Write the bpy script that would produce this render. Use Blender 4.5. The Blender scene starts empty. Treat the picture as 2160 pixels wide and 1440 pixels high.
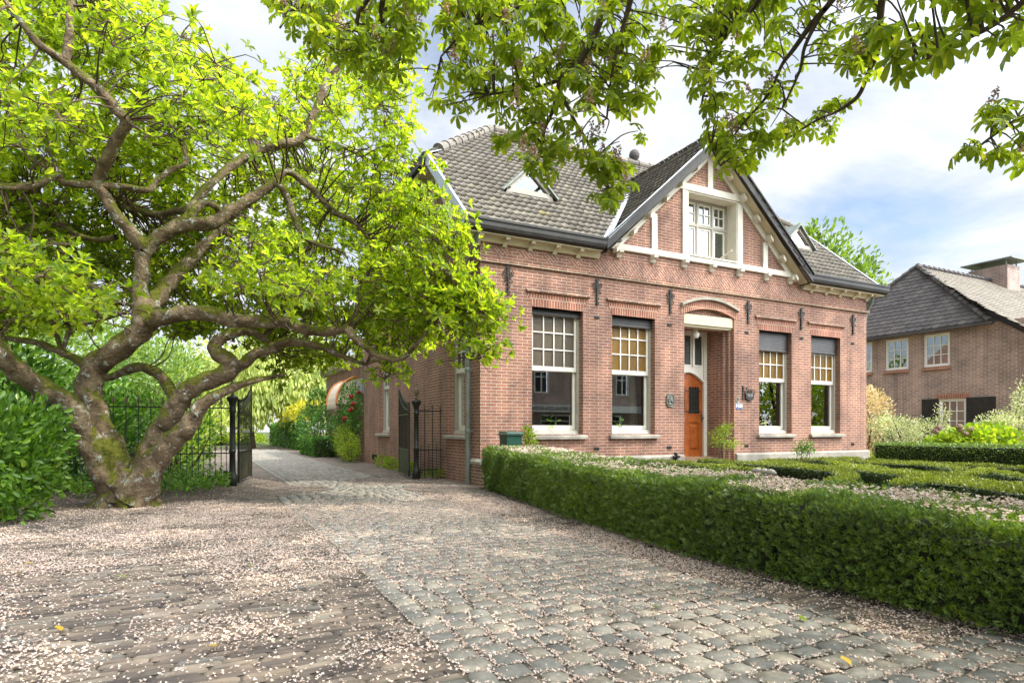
import bpy, math, random
import numpy as np
from mathutils import Vector
random.seed(7); RNG = np.random.default_rng(11)
SC = bpy.context.scene
COL = SC.collection
R = math.radians
# ------------------------------------------------------------------ camera
YAW = R(26.76); FPX = 1289.0
CAM = np.array((-4.604, -10.446, 1.05))
FWD = np.array((math.sin(YAW), math.cos(YAW), 0.0)); RGT = np.array((math.cos(YAW), -math.sin(YAW), 0.0)); UP = np.array((0, 0, 1.0))
cd = bpy.data.cameras.new('camera'); cam = bpy.data.objects.new('camera', cd); COL.objects.link(cam)
cam.location = CAM; cam.rotation_euler = (R(90), 0, -YAW)
cd.sensor_width = 36; cd.lens = FPX / 2160 * 36; cd.shift_y = (905 - 720) / 2160
cd.clip_end = 600; cd.clip_start = .05
SC.camera = cam
def ray(px, py, d):                     # a point seen at (px, py) of the photograph, d metres deep
    return CAM + d * FWD + d * (px - 1080) / FPX * RGT + d * (905 - py) / FPX * UP
def proj(P):
    P = np.atleast_2d(P) - CAM
    d = P @ FWD
    return 1080 + FPX * (P @ RGT) / d, 905 - FPX * P[:, 2] / d, d
# ------------------------------------------------------------------ objects
ORG = {}
def props(o, label=None, cat=None, group=None, kind=None):
    if label: o['label'] = label
    if cat: o['category'] = cat
    if group: o['group'] = group
    if kind: o['kind'] = kind
    return o
def thing(name, label, cat, loc, group=None):
    o = bpy.data.objects.new(name, None); COL.objects.link(o); o.location = loc; o.empty_display_size = .2
    ORG[o] = np.array(loc, float)
    return props(o, label, cat, group)
def link(name, me, mat, parent=None, org=None):
    o = bpy.data.objects.new(name, me); COL.objects.link(o)
    for m in (mat if isinstance(mat, (list, tuple)) else [mat]): me.materials.append(m)
    if parent is not None: o.parent = parent
    ORG[o] = ORG[parent] if parent is not None else (np.zeros(3) if org is None else np.array(org, float))
    if parent is None: o.location = ORG[o]
    return o
def copy_tree(o, parent=None):
    c = o.copy(); COL.objects.link(c); ORG[c] = ORG[o]
    if parent is not None: c.parent = parent
    for ch in list(o.children): copy_tree(ch, c)
    return c
def npmesh(name, V, F, mi=None):
    V = np.ascontiguousarray(V, np.float32).reshape(-1, 3); F = np.ascontiguousarray(F, np.int32)
    me = bpy.data.meshes.new(name); k = F.shape[1]
    me.vertices.add(len(V)); me.vertices.foreach_set('co', V.ravel())
    me.loops.add(F.size); me.loops.foreach_set('vertex_index', F.ravel())
    me.polygons.add(len(F)); me.polygons.foreach_set('loop_start', np.arange(0, F.size, k, dtype=np.int32))
    if mi is not None: me.polygons.foreach_set('material_index', np.asarray(mi, np.int32))
    me.update(calc_edges=True)
    return me
def box_uv(me):
    n = len(me.polygons)
    if not n: return
    N = np.empty(n * 3, np.float32); me.polygons.foreach_get('normal', N); N = np.abs(N.reshape(-1, 3))
    T = np.empty(n, np.int32); me.polygons.foreach_get('loop_total', T)
    L = np.empty(len(me.loops), np.int32); me.loops.foreach_get('vertex_index', L)
    V = np.empty(len(me.vertices) * 3, np.float32); me.vertices.foreach_get('co', V); V = V.reshape(-1, 3)
    P = V[L]; ax = np.repeat(N.argmax(1), T)
    uv = np.where((ax == 0)[:, None], P[:, [1, 2]], np.where((ax == 1)[:, None], P[:, [0, 2]], P[:, [0, 1]]))
    me.uv_layers.new(name='UVMap').data.foreach_set('uv', np.ascontiguousarray(uv, np.float32).ravel())
class MB:
    def __init__(s, xf=None): s.v = []; s.f = []; s.m = []; s.xf = xf; s.mi = 0; s.cut = []
    def add(s, vs, fs):
        b = len(s.v); s.cut.append((b, len(s.f)))
        s.v += [tuple(s.xf(*p)) if s.xf else tuple(p) for p in vs]
        s.f += [tuple(b + i for i in f) for f in fs]; s.m += [s.mi] * len(fs)
        return s
    def box(s, x0, x1, y0, y1, z0, z1):
        return s.add([(x0,y0,z0),(x1,y0,z0),(x1,y1,z0),(x0,y1,z0),(x0,y0,z1),(x1,y0,z1),(x1,y1,z1),(x0,y1,z1)],
              [(0,3,2,1),(4,5,6,7),(0,1,5,4),(1,2,6,5),(2,3,7,6),(3,0,4,7)])
    def bbox(s, x0, x1, y0, y1, z0, z1, b=.006):   # box with chamfered long edges
        P = [(x0+b,y0),(x1-b,y0),(x1,y0+b),(x1,y1-b),(x1-b,y1),(x0+b,y1),(x0,y1-b),(x0,y0+b)]
        q = lambda e, z: [(min(max(x, x0+e), x1-e), min(max(y, y0+e), y1-e), z) for x, y in P]
        vs = q(b, z0) + q(0, z0+b) + q(0, z1-b) + q(b, z1)
        fs = [tuple(range(7, -1, -1)), tuple(range(24, 32))]
        for k in range(3):
            for i in range(8): fs.append((k*8+i, k*8+(i+1) % 8, k*8+8+(i+1) % 8, k*8+8+i))
        return s.add(vs, fs)
    def quad(s, a, b, c, d): return s.add([a, b, c, d], [(0, 1, 2, 3)])
    def prism(s, poly, ax, a0, a1):      # 2d polygon extruded along axis ax
        n = len(poly)
        mk = {0: lambda p, a: (a, p[0], p[1]), 1: lambda p, a: (p[0], a, p[1]), 2: lambda p, a: (p[0], p[1], a)}[ax]
        vs = [mk(p, a0) for p in poly] + [mk(p, a1) for p in poly]
        return s.add(vs, [tuple(range(n - 1, -1, -1)), tuple(range(n, 2*n))] + [(i, (i+1) % n, n+(i+1) % n, n+i) for i in range(n)])
    def tube(s, pts, rad, n=8, cap=True):
        V, F = tube_arr(pts, rad, n, cap); return s.add([tuple(p) for p in V], [tuple(f) for f in F])
    def lathe(s, prof, c=(0, 0, 0), n=16):
        vs = [(c[0]+r*math.cos(2*math.pi*i/n), c[1]+r*math.sin(2*math.pi*i/n), c[2]+z) for r, z in prof for i in range(n)]
        fs = [(k*n+i, k*n+(i+1) % n, (k+1)*n+(i+1) % n, (k+1)*n+i) for k in range(len(prof)-1) for i in range(n)]
        return s.add(vs, fs + [tuple(range(n-1, -1, -1)), tuple(range((len(prof)-1)*n, len(prof)*n))])
    def bar(s, a, b, w, h, up=(0, 0, 1)):          # a beam from a to b, w wide, h high
        a, b = Vector(a), Vector(b); d = (b - a).normalized(); u = Vector(up); x = d.cross(u).normalized(); y = x.cross(d)
        x *= w/2; y *= h/2
        vs = [p + i*x + j*y for p in (a, b) for i, j in ((-1,-1),(1,-1),(1,1),(-1,1))]
        return s.add(vs, [(3,2,1,0),(4,5,6,7),(0,1,5,4),(1,2,6,5),(2,3,7,6),(3,0,4,7)])
    def build(s, name, mat, parent=None, smooth=False, org=None, **kw):
        o0 = ORG[parent] if parent is not None else (np.zeros(3) if org is None else np.array(org, float))
        me = bpy.data.meshes.new(name); me.from_pydata(s.v, [], s.f); me.update(); box_uv(me)
        if any(s.m): me.polygons.foreach_set('material_index', s.m)
        if o0.any(): me.transform(__import__('mathutils').Matrix.Translation(-Vector(o0)))
        if smooth: me.polygons.foreach_set('use_smooth', [True]*len(me.polygons))
        o = link(name, me, mat, parent, org)
        return props(o, **kw)
def each(mb, name, mat, parent, **kw):           # every piece that was added becomes an object of its own
    for i, (v0, f0) in enumerate(mb.cut):
        v1, f1 = mb.cut[i+1] if i+1 < len(mb.cut) else (len(mb.v), len(mb.f))
        q = MB(); q.v = mb.v[v0:v1]; q.f = [tuple(k-v0 for k in f) for f in mb.f[f0:f1]]; q.m = [0]*len(q.f); q.build(name, mat, parent, **kw)
def smooth_path(P, rad, step=4):
    P = [np.array(p, float) for p in P]; out = []; ro = []
    for i in range(len(P)-1):
        p0, p1, p2, p3 = P[max(i-1, 0)], P[i], P[i+1], P[min(i+2, len(P)-1)]
        for k in range(step):
            t = k/step
            out.append(.5*((2*p1)+(-p0+p2)*t+(2*p0-5*p1+4*p2-p3)*t*t+(-p0+3*p1-3*p2+p3)*t**3)); ro.append(rad[i]*(1-t)+rad[i+1]*t)
    out.append(P[-1]); ro.append(rad[-1])
    return np.array(out), np.array(ro)
def tube_arr(pts, rad, n=8, cap=True):
    P = np.array([tuple(p) for p in pts], float); m = len(P)
    rad = np.full(m, rad) if np.isscalar(rad) else np.array(rad, float)
    T = np.gradient(P, axis=0); T /= np.linalg.norm(T, axis=1)[:, None] + 1e-9
    ref = np.array((0, 0, 1.)) if abs(T[0, 2]) < .9 else np.array((1., 0, 0))
    V = np.empty((m, n, 3)); a = np.arange(n)*2*math.pi/n
    x = np.cross(T[0], ref); x /= np.linalg.norm(x)
    for i in range(m):
        x = x - T[i]*(x @ T[i]); x /= np.linalg.norm(x) + 1e-9
        y = np.cross(T[i], x)
        V[i] = P[i] + rad[i]*(np.cos(a)[:, None]*x + np.sin(a)[:, None]*y)
    V = V.reshape(-1, 3)
    F = [(k*n+i, k*n+(i+1) % n, (k+1)*n+(i+1) % n, (k+1)*n+i) for k in range(m-1) for i in range(n)]
    if cap: F += [tuple(range(n-1, -1, -1)), tuple(range((m-1)*n, m*n))]
    return V, F
# ------------------------------------------------------------------ foliage arrays
def leaf_t(w=.4, fold=.08, droop=-.12, wide=.55, z0=0.):
    V = np.array([(0,0,z0),(w*.42,wide*.55,fold),(w*.5,wide*1.25 if wide*1.25 < .9 else .88,fold*.8),(0,1,droop),(-w*.5,wide*1.25 if wide*1.25 < .9 else .88,fold*.8),(-w*.42,wide*.55,fold)])
    return V, np.array([(0,1,2,3),(0,3,4,5)])
def kite_t(w=.35, fold=.05, wide=.5):
    return np.array([(0,0,0),(w/2,wide,fold),(0,1,0),(-w/2,wide,fold)]), np.array([(0,1,2,3)])
def merge_t(parts):
    V = []; F = []; b = 0
    for v, f in parts: V.append(v); F.append(f+b); b += len(v)
    return np.vstack(V), np.vstack(F)
def rotz(v, a): c, s_ = math.cos(a), math.sin(a); return v @ np.array([(c, s_, 0), (-s_, c, 0), (0, 0, 1)])
def rotx(v, a): c, s_ = math.cos(a), math.sin(a); return v @ np.array([(1, 0, 0), (0, c, s_), (0, -s_, c)])
def rosette_t(k, tilt, w=.4, jit=.35, rnd=random):
    ps = []
    for i in range(k):
        v, f = leaf_t(w); v = v*rnd.uniform(.75, 1.15)
        v = rotx(v, tilt + rnd.uniform(-jit, jit)); ps.append((rotz(v, 2*math.pi*i/k + rnd.uniform(-.3, .3)), f))
    return merge_t(ps)
def palmate_t(k=6, rnd=random):
    ps = []
    for i in range(k):
        a = (i-(k-1)/2)*R(300)/k
        s_ = .62+.38*math.cos(a*.5)
        v, f = leaf_t(.35, .05, -.10, .62); v = rotx(v*s_*rnd.uniform(.9, 1.1), R(-24)+rnd.uniform(-.15, .15))
        ps.append((rotz(v, a+rnd.uniform(-.08, .08)), f))
    return merge_t(ps)
def unit(v): return v/(np.linalg.norm(v, axis=-1, keepdims=True)+1e-9)
def frames(Y, N):                       # rows: x, y, z axes; y = leaf axis, z near N
    Y = unit(Y); X = unit(np.cross(Y, N)); Z = np.cross(X, Y)
    return np.stack((X, Y, Z), 1)
def scatter(T, P, M, S):
    v, f = T; n = len(P)
    S = np.asarray(S, float).reshape(n, -1) if not np.isscalar(S) else np.full((n, 1), S)
    W = np.einsum('vk,nkj->nvj', v, M)*S[:, None, :1] + P[:, None, :]
    return W.reshape(-1, 3), (f[None]+np.arange(n)[:, None, None]*len(v)).reshape(-1, f.shape[1])
def cat(parts):
    V = []; F = []; b = 0
    for v, f in parts:
        V.append(v); F.append(f+b); b += len(v)
    return np.vstack(V), np.vstack(F)
def rdir(n, up=0., rng=RNG):
    d = unit(rng.normal(size=(n, 3))); d[:, 2] += up
    return unit(d)
def leafobj(name, VF, mat, parent=None, org=None, **kw):
    V, F = VF
    o0 = ORG[parent] if parent is not None else (np.zeros(3) if org is None else np.array(org, float))
    return props(link(name, npmesh(name, V-o0, F), mat, parent, org), **kw)
# ------------------------------------------------------------------ materials
def newmat(name):
    m = bpy.data.materials.new(name); m.use_nodes = True; nt = m.node_tree; nt.nodes.clear()
    out = nt.nodes.new('ShaderNodeOutputMaterial'); return m, nt, out
def nd(nt, t, **kw):
    n = nt.nodes.new('ShaderNode'+t)
    for k, v in kw.items():
        if k.startswith('i_'): n.inputs[k[2:].replace('_', ' ')].default_value = v
        else: setattr(n, k, v)
    return n
def c4(c): return (c[0], c[1], c[2], 1)
def mixc(nt, fac, a, b, blend='MIX'):
    n = nt.nodes.new('ShaderNodeMix'); n.data_type = 'RGBA'; n.blend_type = blend
    for s, v in ((n.inputs[0], fac), (n.inputs[6], a), (n.inputs[7], b)):
        if hasattr(v, 'links'): nt.links.new(v, s)
        else: s.default_value = v if isinstance(v, (int, float)) else c4(v)
    return n.outputs[2]
def ramp(nt, src, stops, interp='LINEAR'):
    n = nt.nodes.new('ShaderNodeValToRGB'); cr = n.color_ramp; cr.interpolation = interp
    while len(cr.elements) < len(stops): cr.elements.new(.5)
    for e, (p, c) in zip(cr.elements, stops): e.position = p; e.color = c4(c) if len(c) == 3 else c
    nt.links.new(src, n.inputs[0]); return n.outputs[0]
def noise(nt, scale, detail=4, rough=.55, vec=None, dist=0):
    n = nd(nt, 'TexNoise'); n.inputs['Scale'].default_value = scale; n.inputs['Detail'].default_value = detail
    n.inputs['Roughness'].default_value = rough; n.inputs['Distortion'].default_value = dist
    if vec is None: vec = nd(nt, 'NewGeometry').outputs['Position']
    nt.links.new(vec, n.inputs['Vector']); return n.outputs['Fac']
def principled(nt, out, col, rough=.6, metallic=0, bump=None, bstr=.3, bdist=.01, spec=.5):
    b = nd(nt, 'BsdfPrincipled')
    for s, v in ((b.inputs['Base Color'], col), (b.inputs['Roughness'], rough)):
        if hasattr(v, 'links'): nt.links.new(v, s)
        else: s.default_value = c4(v) if not isinstance(v, (int, float)) else v
    b.inputs['Metallic'].default_value = metallic; b.inputs['Specular IOR Level'].default_value = spec
    if bump is not None:
        bn = nd(nt, 'Bump'); bn.inputs['Strength'].default_value = bstr; bn.inputs['Distance'].default_value = bdist
        nt.links.new(bump, bn.inputs['Height']); nt.links.new(bn.outputs[0], b.inputs['Normal'])
    nt.links.new(b.outputs[0], out.inputs[0]); return b
def pmat(name, c1, c2=None, scale=6, rough=.6, metallic=0, bscale=40, bstr=.15, bdist=.01, spec=.4, lo=.35, hi=.65, island=0):
    m, nt, out = newmat(name); c2 = c2 or tuple(x*.7 for x in c1)
    col = ramp(nt, noise(nt, scale), [(lo, c1), (hi, c2)])
    if island:
        g = nd(nt, 'NewGeometry'); col = mixc(nt, 1, col, ramp(nt, g.outputs['Random Per Island'], [(0, (1-island,)*3), (1, (1+island,)*3)]), 'MULTIPLY')
    principled(nt, out, col, rough, metallic, noise(nt, bscale) if bstr else None, bstr, bdist, spec); return m
def brickmat(name, c1, c2, mortar, w=.222, h=.0617, ms=.007, rot=0, dirt=(.5, .45, .4), bias=0., offset=.5):
    m, nt, out = newmat(name); uv = nd(nt, 'UVMap'); vec = uv.outputs[0]
    mp = nd(nt, 'Mapping'); nt.links.new(vec, mp.inputs[0]); mp.inputs['Rotation'].default_value = (0, 0, rot); vec = mp.outputs[0]
    b = nd(nt, 'TexBrick'); nt.links.new(vec, b.inputs['Vector']); b.offset = offset; b.squash = 1
    for k, v in (('Color1', c4(c1)), ('Color2', c4(c2)), ('Mortar', c4(mortar)), ('Scale', 1), ('Mortar Size', ms), ('Mortar Smooth', .25), ('Bias', bias), ('Brick Width', w), ('Row Height', h)):
        b.inputs[k].default_value = v
    n1 = noise(nt, 1.3, 5); n2 = noise(nt, 55, 3)
    col = mixc(nt, 1, b.outputs['Color'], ramp(nt, n1, [(.28, (.70, .70, .72)), (.5, (1, .98, .96)), (.72, (1.2, 1.15, 1.1))]), 'MULTIPLY')
    col = mixc(nt, 1, col, ramp(nt, n2, [(.3, (.8, .8, .8)), (.7, (1.2, 1.2, 1.2))]), 'MULTIPLY')
    st = nd(nt, 'Mapping'); st.inputs['Scale'].default_value = (2.6, 2.6, .22); nt.links.new(nd(nt, 'NewGeometry').outputs['Position'], st.inputs[0])
    col = mixc(nt, 1, col, ramp(nt, noise(nt, 1.6, 5, .6, st.outputs[0]), [(.32, (.74, .74, .73)), (.5, (1, 1, 1)), (.7, (1.1, 1.08, 1.05))]), 'MULTIPLY')
    inv = nd(nt, 'Math', operation='SUBTRACT'); inv.inputs[0].default_value = 1; nt.links.new(b.outputs['Fac'], inv.inputs[1])
    ad = nd(nt, 'Math', operation='MULTIPLY_ADD'); nt.links.new(n2, ad.inputs[0]); ad.inputs[1].default_value = .5; nt.links.new(inv.outputs[0], ad.inputs[2])
    principled(nt, out, col, .85, 0, ad.outputs[0], .5, .006, .25); return m
def leafmat(name, stops, tcol, tf=.4, rough=.45, spec=.35, clump=.5):
    m, nt, out = newmat(name); g = nd(nt, 'NewGeometry')
    col = ramp(nt, g.outputs['Random Per Island'], stops)
    col = mixc(nt, 1, col, ramp(nt, noise(nt, 1.1, 2), [(.35, (1-clump*.45,)*3), (.65, (1+clump*.3, 1+clump*.25, 1)) ]), 'MULTIPLY')
    b = principled(nt, out, col, rough, 0, None, spec=spec)
    t = nd(nt, 'BsdfTranslucent'); nt.links.new(mixc(nt, 1, col, tcol, 'MULTIPLY'), t.inputs[0])
    mx = nd(nt, 'MixShader'); mx.inputs[0].default_value = tf
    nt.links.new(b.outputs[0], mx.inputs[1]); nt.links.new(t.outputs[0], mx.inputs[2]); nt.links.new(mx.outputs[0], out.inputs[0]); return m
M = {}
M['brick'] = brickmat('red_brick', (.29, .136, .092), (.21, .10, .074), (.39, .33, .275), ms=.0072)
M['brick_plinth'] = brickmat('plinth_brick', (.26, .135, .09), (.17, .09, .065), (.42, .37, .29), ms=.0085)
M['brick_arch'] = brickmat('arch_brick', (.36, .14, .088), (.24, .09, .062), (.56, .46, .36), w=.0617, h=.20, ms=.006)
M['herring'] = brickmat('herringbone_brick', (.29, .135, .095), (.21, .10, .076), (.42, .36, .30), w=.23, h=.06, ms=.007, rot=R(45))
M['brick_n'] = brickmat('neighbour_brick', (.37, .235, .195), (.25, .165, .145), (.48, .44, .40), w=.24, h=.075, ms=.011)
M['cream'] = pmat('cream_paint', (.66, .615, .52), (.57, .52, .43), 3, .5, bstr=.08)
M['sash'] = pmat('sash_paint', (.70, .67, .59), (.64, .60, .53), 5, .4, bstr=.03)
M['frame'] = pmat('taupe_frame_paint', (.36, .325, .27), (.32, .29, .24), 4, .45, bstr=.03)
M['soffit'] = pmat('soffit_paint', (.55, .47, .32), (.48, .42, .30), 3, .6, bstr=.08)
M['black'] = pmat('black_gutter', (.012, .011, .010), (.026, .022, .019), 5, .55, bstr=.05)
M['tile'] = None
M['stone'] = pmat('grey_stone', (.34, .31, .255), (.24, .22, .185), 4, .85, bscale=60, bstr=.3)
M['zinc'] = pmat('zinc_pipe', (.22, .24, .22), (.15, .17, .14), 4, .5, metallic=.3, bstr=.05)
M['lead'] = pmat('lead_flashing', (.50, .54, .58), (.42, .45, .5), 4, .4, metallic=.4, bstr=.05)
M['iron'] = pmat('black_iron', (.014, .015, .014), (.03, .032, .024), 9, .45, metallic=.2, bstr=.15, bscale=80)
M['iron_moss'] = pmat('weathered_gate_sheet', (.022, .024, .016), (.055, .055, .022), 5, .6, bstr=.2)
M['spear'] = pmat('faded_bronze_paint', (.17, .125, .07), (.11, .09, .05), 20, .5, bstr=.1)
M['blind'] = pmat('black_roller_blind', (.02, .018, .016), (.03, .027, .024), 8, .5, bstr=.05)
M['door'] = pmat('orange_varnished_wood', (.33, .088, .016), (.24, .055, .010), 7, .3, bstr=.1, bscale=30)
M['bronze'] = pmat('dark_bronze', (.10, .105, .095), (.16, .16, .14), 25, .5, metallic=.5, bstr=.5, bscale=45, bdist=.02)
M['white_glass'] = pmat('opal_glass', (.85, .84, .80), (.8, .79, .75), 3, .15, bstr=0)
M['plaster'] = pmat('cream_plaster', (.62, .56, .46), (.56, .5, .41), 2, .9, bstr=.05)
M['floor_wood'] = pmat('floor_boards', (.22, .13, .07), (.15, .09, .05), 3, .5, bstr=.05)
M['curtain'] = pmat('cream_curtain', (.62, .54, .40), (.52, .45, .33), 6, .9, bstr=.05)
M['curtain_b'] = pmat('brown_curtain', (.30, .235, .16), (.22, .17, .115), 6, .9, bstr=.05)
M['pot'] = pmat('cream_pot', (.55, .48, .36), (.45, .4, .3), 9, .5, bstr=.05)
M['bin'] = pmat('green_plastic', (.012, .055, .04), (.016, .07, .05), 4, .4, bstr=.03)
M['blue'] = pmat('blue_enamel', (.03, .12, .42), (.03, .11, .36), 9, .25, bstr=0)
M['white'] = pmat('white_paint', (.78, .77, .73), (.72, .71, .67), 6, .45, bstr=.04)
M['gold'] = pmat('orange_enamel', (.5, .22, .05), (.4, .18, .05), 9, .3, bstr=0)
M['soil'] = pmat('bare_soil', (.14, .105, .08), (.08, .06, .045), 5, .95, bscale=60, bstr=.8, bdist=.02)
M['joint'] = pmat('joint_sand', (.12, .10, .078), (.075, .063, .048), 9, .95, bscale=90, bstr=.5)
M['awn'] = pmat('cream_awning_cloth', (.70, .58, .46), (.62, .5, .39), 7, .8, bstr=.05)
M['awn_o'] = pmat('orange_awning_trim', (.60, .24, .07), (.52, .2, .06), 7, .8, bstr=.05)
M['shingle'] = pmat('grey_scallop_shingle', (.085, .075, .07), (.055, .05, .048), 2, .85, bstr=.2, bscale=70, island=.22)
M['shingle_lit'] = pmat('sunlit_shingle', (.165, .14, .105), (.125, .108, .085), 2, .85, bstr=.2, bscale=70, island=.2)  # lighter copy of the shingle, sunlight painted into the colour
M['rose'] = pmat('red_rose', (.40, .006, .012), (.28, .004, .01), 30, .5, bstr=.1)
M['hydr'] = pmat('faded_hydrangea', (.33, .22, .17), (.24, .15, .11), 30, .9, bstr=.3)
M['bark2'] = pmat('chestnut_bark', (.10, .07, .05), (.06, .045, .033), 12, .9, bscale=30, bstr=.6, bdist=.02)
M['twig'] = pmat('brown_twig', (.11, .07, .045), (.07, .045, .03), 8, .9, bstr=.3)
def tilemat():
    m, nt, out = newmat('grey_tan_roof_tile'); g = nd(nt, 'NewGeometry')
    col = ramp(nt, g.outputs['Random Per Island'], [(0, (.125, .109, .09)), (.5, (.16, .141, .117)), (.93, (.195, .172, .142)), (1, (.24, .21, .16))])
    n = noise(nt, 1.6, 6, .65); col = mixc(nt, ramp(nt, n, [(.66, (0, 0, 0)), (.74, (1, 1, 1))]), col, (.25, .21, .06))
    n2 = noise(nt, 9, 5); col = mixc(nt, 1, col, ramp(nt, n2, [(.3, (.72, .72, .72)), (.65, (1.1, 1.1, 1.1))]), 'MULTIPLY')
    principled(nt, out, col, .75, 0, noise(nt, 60), .25, .005, .3); return m
M['tile'] = tilemat()
def glassmat(name, tint=(.80, .84, .80), wob=.0, refl=1.0):
    m, nt, out = newmat(name)
    t = nd(nt, 'BsdfTransparent'); t.inputs[0].default_value = c4(tint)
    g = nd(nt, 'BsdfGlossy'); g.inputs['Roughness'].default_value = .005; g.inputs[0].default_value = (.95, .97, 1, 1)
    lw = nd(nt, 'Fresnel'); lw.inputs[0].default_value = 1.6
    if wob:
        bn = nd(nt, 'Bump'); bn.inputs['Strength'].default_value = wob; bn.inputs['Distance'].default_value = .01
        nt.links.new(noise(nt, 2.0, 1), bn.inputs['Height']); nt.links.new(bn.outputs[0], g.inputs['Normal'])
    mu = nd(nt, 'Math', operation='MULTIPLY_ADD'); nt.links.new(lw.outputs[0], mu.inputs[0]); mu.inputs[1].default_value = 1.7*refl; mu.inputs[2].default_value = .04
    mu.use_clamp = True
    mx = nd(nt, 'MixShader'); nt.links.new(mu.outputs[0], mx.inputs[0]); nt.links.new(t.outputs[0], mx.inputs[1]); nt.links.new(g.outputs[0], mx.inputs[2])
    nt.links.new(mx.outputs[0], out.inputs[0]); return m
M['glass'] = glassmat('window_glass'); M['glass_up'] = glassmat('upper_window_glass', (.7, .74, .72), 0, .38)
def ambermat(name, c):
    m, nt, out = newmat(name); h = noise(nt, 38, 2, .5)
    b = principled(nt, out, c, .16, 0, h, .6, .02, .45)
    t = nd(nt, 'BsdfTranslucent'); t.inputs[0].default_value = c4(tuple(min(1, x*2.4) for x in c))
    mx = nd(nt, 'MixShader'); mx.inputs[0].default_value = .5
    nt.links.new(b.outputs[0], mx.inputs[1]); nt.links.new(t.outputs[0], mx.inputs[2]); nt.links.new(mx.outputs[0], out.inputs[0]); return m
M['amber'] = ambermat('amber_cathedral_glass', (.27, .155, .022))
M['smoke'] = ambermat('smoky_cathedral_glass', (.17, .135, .095))
M['leaded'] = ambermat('dark_leaded_glass', (.06, .065, .06))
def barkmat():
    m, nt, out = newmat('magnolia_bark'); g = nd(nt, 'NewGeometry')
    n = noise(nt, 5, 6, .6); col = ramp(nt, n, [(.3, (.065, .045, .027)), (.5, (.17, .122, .076)), (.7, (.28, .215, .14))])
    l = noise(nt, 9, 5, .7, dist=.4); col = mixc(nt, ramp(nt, l, [(.57, (0, 0, 0)), (.63, (1, 1, 1))]), col, (.38, .39, .34))
    sx = nd(nt, 'SeparateXYZ'); nt.links.new(g.outputs['Normal'], sx.inputs[0])
    ad = nd(nt, 'Math', operation='MULTIPLY_ADD'); nt.links.new(noise(nt, 4, 5), ad.inputs[0]); ad.inputs[1].default_value = 2.6; 
    ma = nd(nt, 'Math', operation='MULTIPLY_ADD'); nt.links.new(sx.outputs[2], ma.inputs[0]); ma.inputs[1].default_value = .7; ma.inputs[2].default_value = -1.04
    nt.links.new(ma.outputs[0], ad.inputs[2])
    col = mixc(nt, ramp(nt, ad.outputs[0], [(.38, (0, 0, 0)), (.62, (1, 1, 1))]), col, (.105, .11, .016))
    wv = noise(nt, 24, 6, .6)
    principled(nt, out, col, .9, 0, wv, 1., .05, .2); return m
M['bark'] = barkmat()
M['mag'] = leafmat('magnolia_leaf', [(0, (.10, .175, .014)), (.4, (.175, .265, .018)), (.8, (.26, .345, .026)), (1, (.35, .40, .05))], (2.4, 2.2, .8), .62, .4, .4, .12)
M['che'] = leafmat('chestnut_leaf', [(0, (.09, .145, .016)), (.5, (.15, .22, .024)), (.9, (.21, .28, .03)), (1, (.28, .31, .05))], (2.9, 2.6, .8), .55, .45, .35, .2)
M['yew'] = leafmat('yew_needle', [(0, (.07, .125, .036)), (.6, (.145, .22, .053)), (.9, (.215, .30, .065)), (1, (.30, .39, .065))], (1.5, 1.6, .7), .25, .5, .35, .3)
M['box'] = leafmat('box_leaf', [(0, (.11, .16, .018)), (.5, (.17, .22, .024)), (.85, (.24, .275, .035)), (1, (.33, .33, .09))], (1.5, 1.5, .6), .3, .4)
M['box_shaded'] = leafmat('shaded_old_box_leaf', [(0, (.018, .04, .008)), (.6, (.03, .06, .012)), (1, (.06, .10, .018))], (1.5, 1.5, .6), .2, .4)  # older side leaves, darkened further so shade is painted into the colour
M['laurel'] = leafmat('laurel_leaf', [(0, (.05, .125, .014)), (.5, (.10, .205, .022)), (.9, (.17, .30, .035)), (1, (.25, .37, .05))], (1.7, 1.9, .7), .35, .32, .5)
M['shrub'] = leafmat('shrub_leaf', [(0, (0.038, 0.105, 0.018)), (0.6, (0.075, 0.18, 0.027)), (1, (0.18, 0.33, 0.045))], (1.7, 1.8, .7), .35)
M['lime'] = leafmat('lime_leaf', [(0, (0.143, 0.242, 0.022)), (0.6, (0.22, 0.319, 0.028)), (1, (0.352, 0.418, 0.044))], (1.6, 1.6, .6), .4)
M['varie'] = leafmat('variegated_leaf', [(0, (.24, .32, .12)), (.35, (.42, .48, .23)), (.8, (.63, .66, .43)), (1, (.74, .72, .50))] or [(0, (0.198, 0.275, 0.099)), (0.35, (0.352, 0.418, 0.187)), (0.8, (0.55, 0.583, 0.352)), (1, (0.66, 0.638, 0.418))], (1.2, 1.2, .8), .25)
M['photinia'] = leafmat('pink_cream_leaf', [(0, (.42, .37, .16)), (.5, (.64, .54, .31)), (1, (.74, .50, .34))], (1.2, 1.1, .7), .25)
M['willow'] = leafmat('willow_leaf', [(0, (0.2, 0.275, 0.062)), (0.5, (0.375, 0.45, 0.125)), (1, (0.6, 0.625, 0.25))], (1.5, 1.5, .7), .45)
M['yellow'] = leafmat('golden_leaf', [(0, (.30, .31, .02)), (1, (.52, .50, .05))], (1.4, 1.3, .5), .4)
M['ivy'] = leafmat('ivy_leaf', [(0, (0.045, 0.135, 0.022)), (0.6, (0.105, 0.24, 0.045)), (1, (0.225, 0.375, 0.09))], (1.5, 1.6, .7), .25, .35)
M['far'] = leafmat('far_tree_leaf', [(0, (0.072, 0.144, 0.029)), (1, (0.208, 0.304, 0.056))], (1.7, 1.7, .7), .35)
M['flower'] = leafmat('pink_panicle', [(0, (.38, .22, .17)), (.6, (.5, .33, .26)), (1, (.62, .46, .36))], (1.1, 1, .9), .2, .7)
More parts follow.
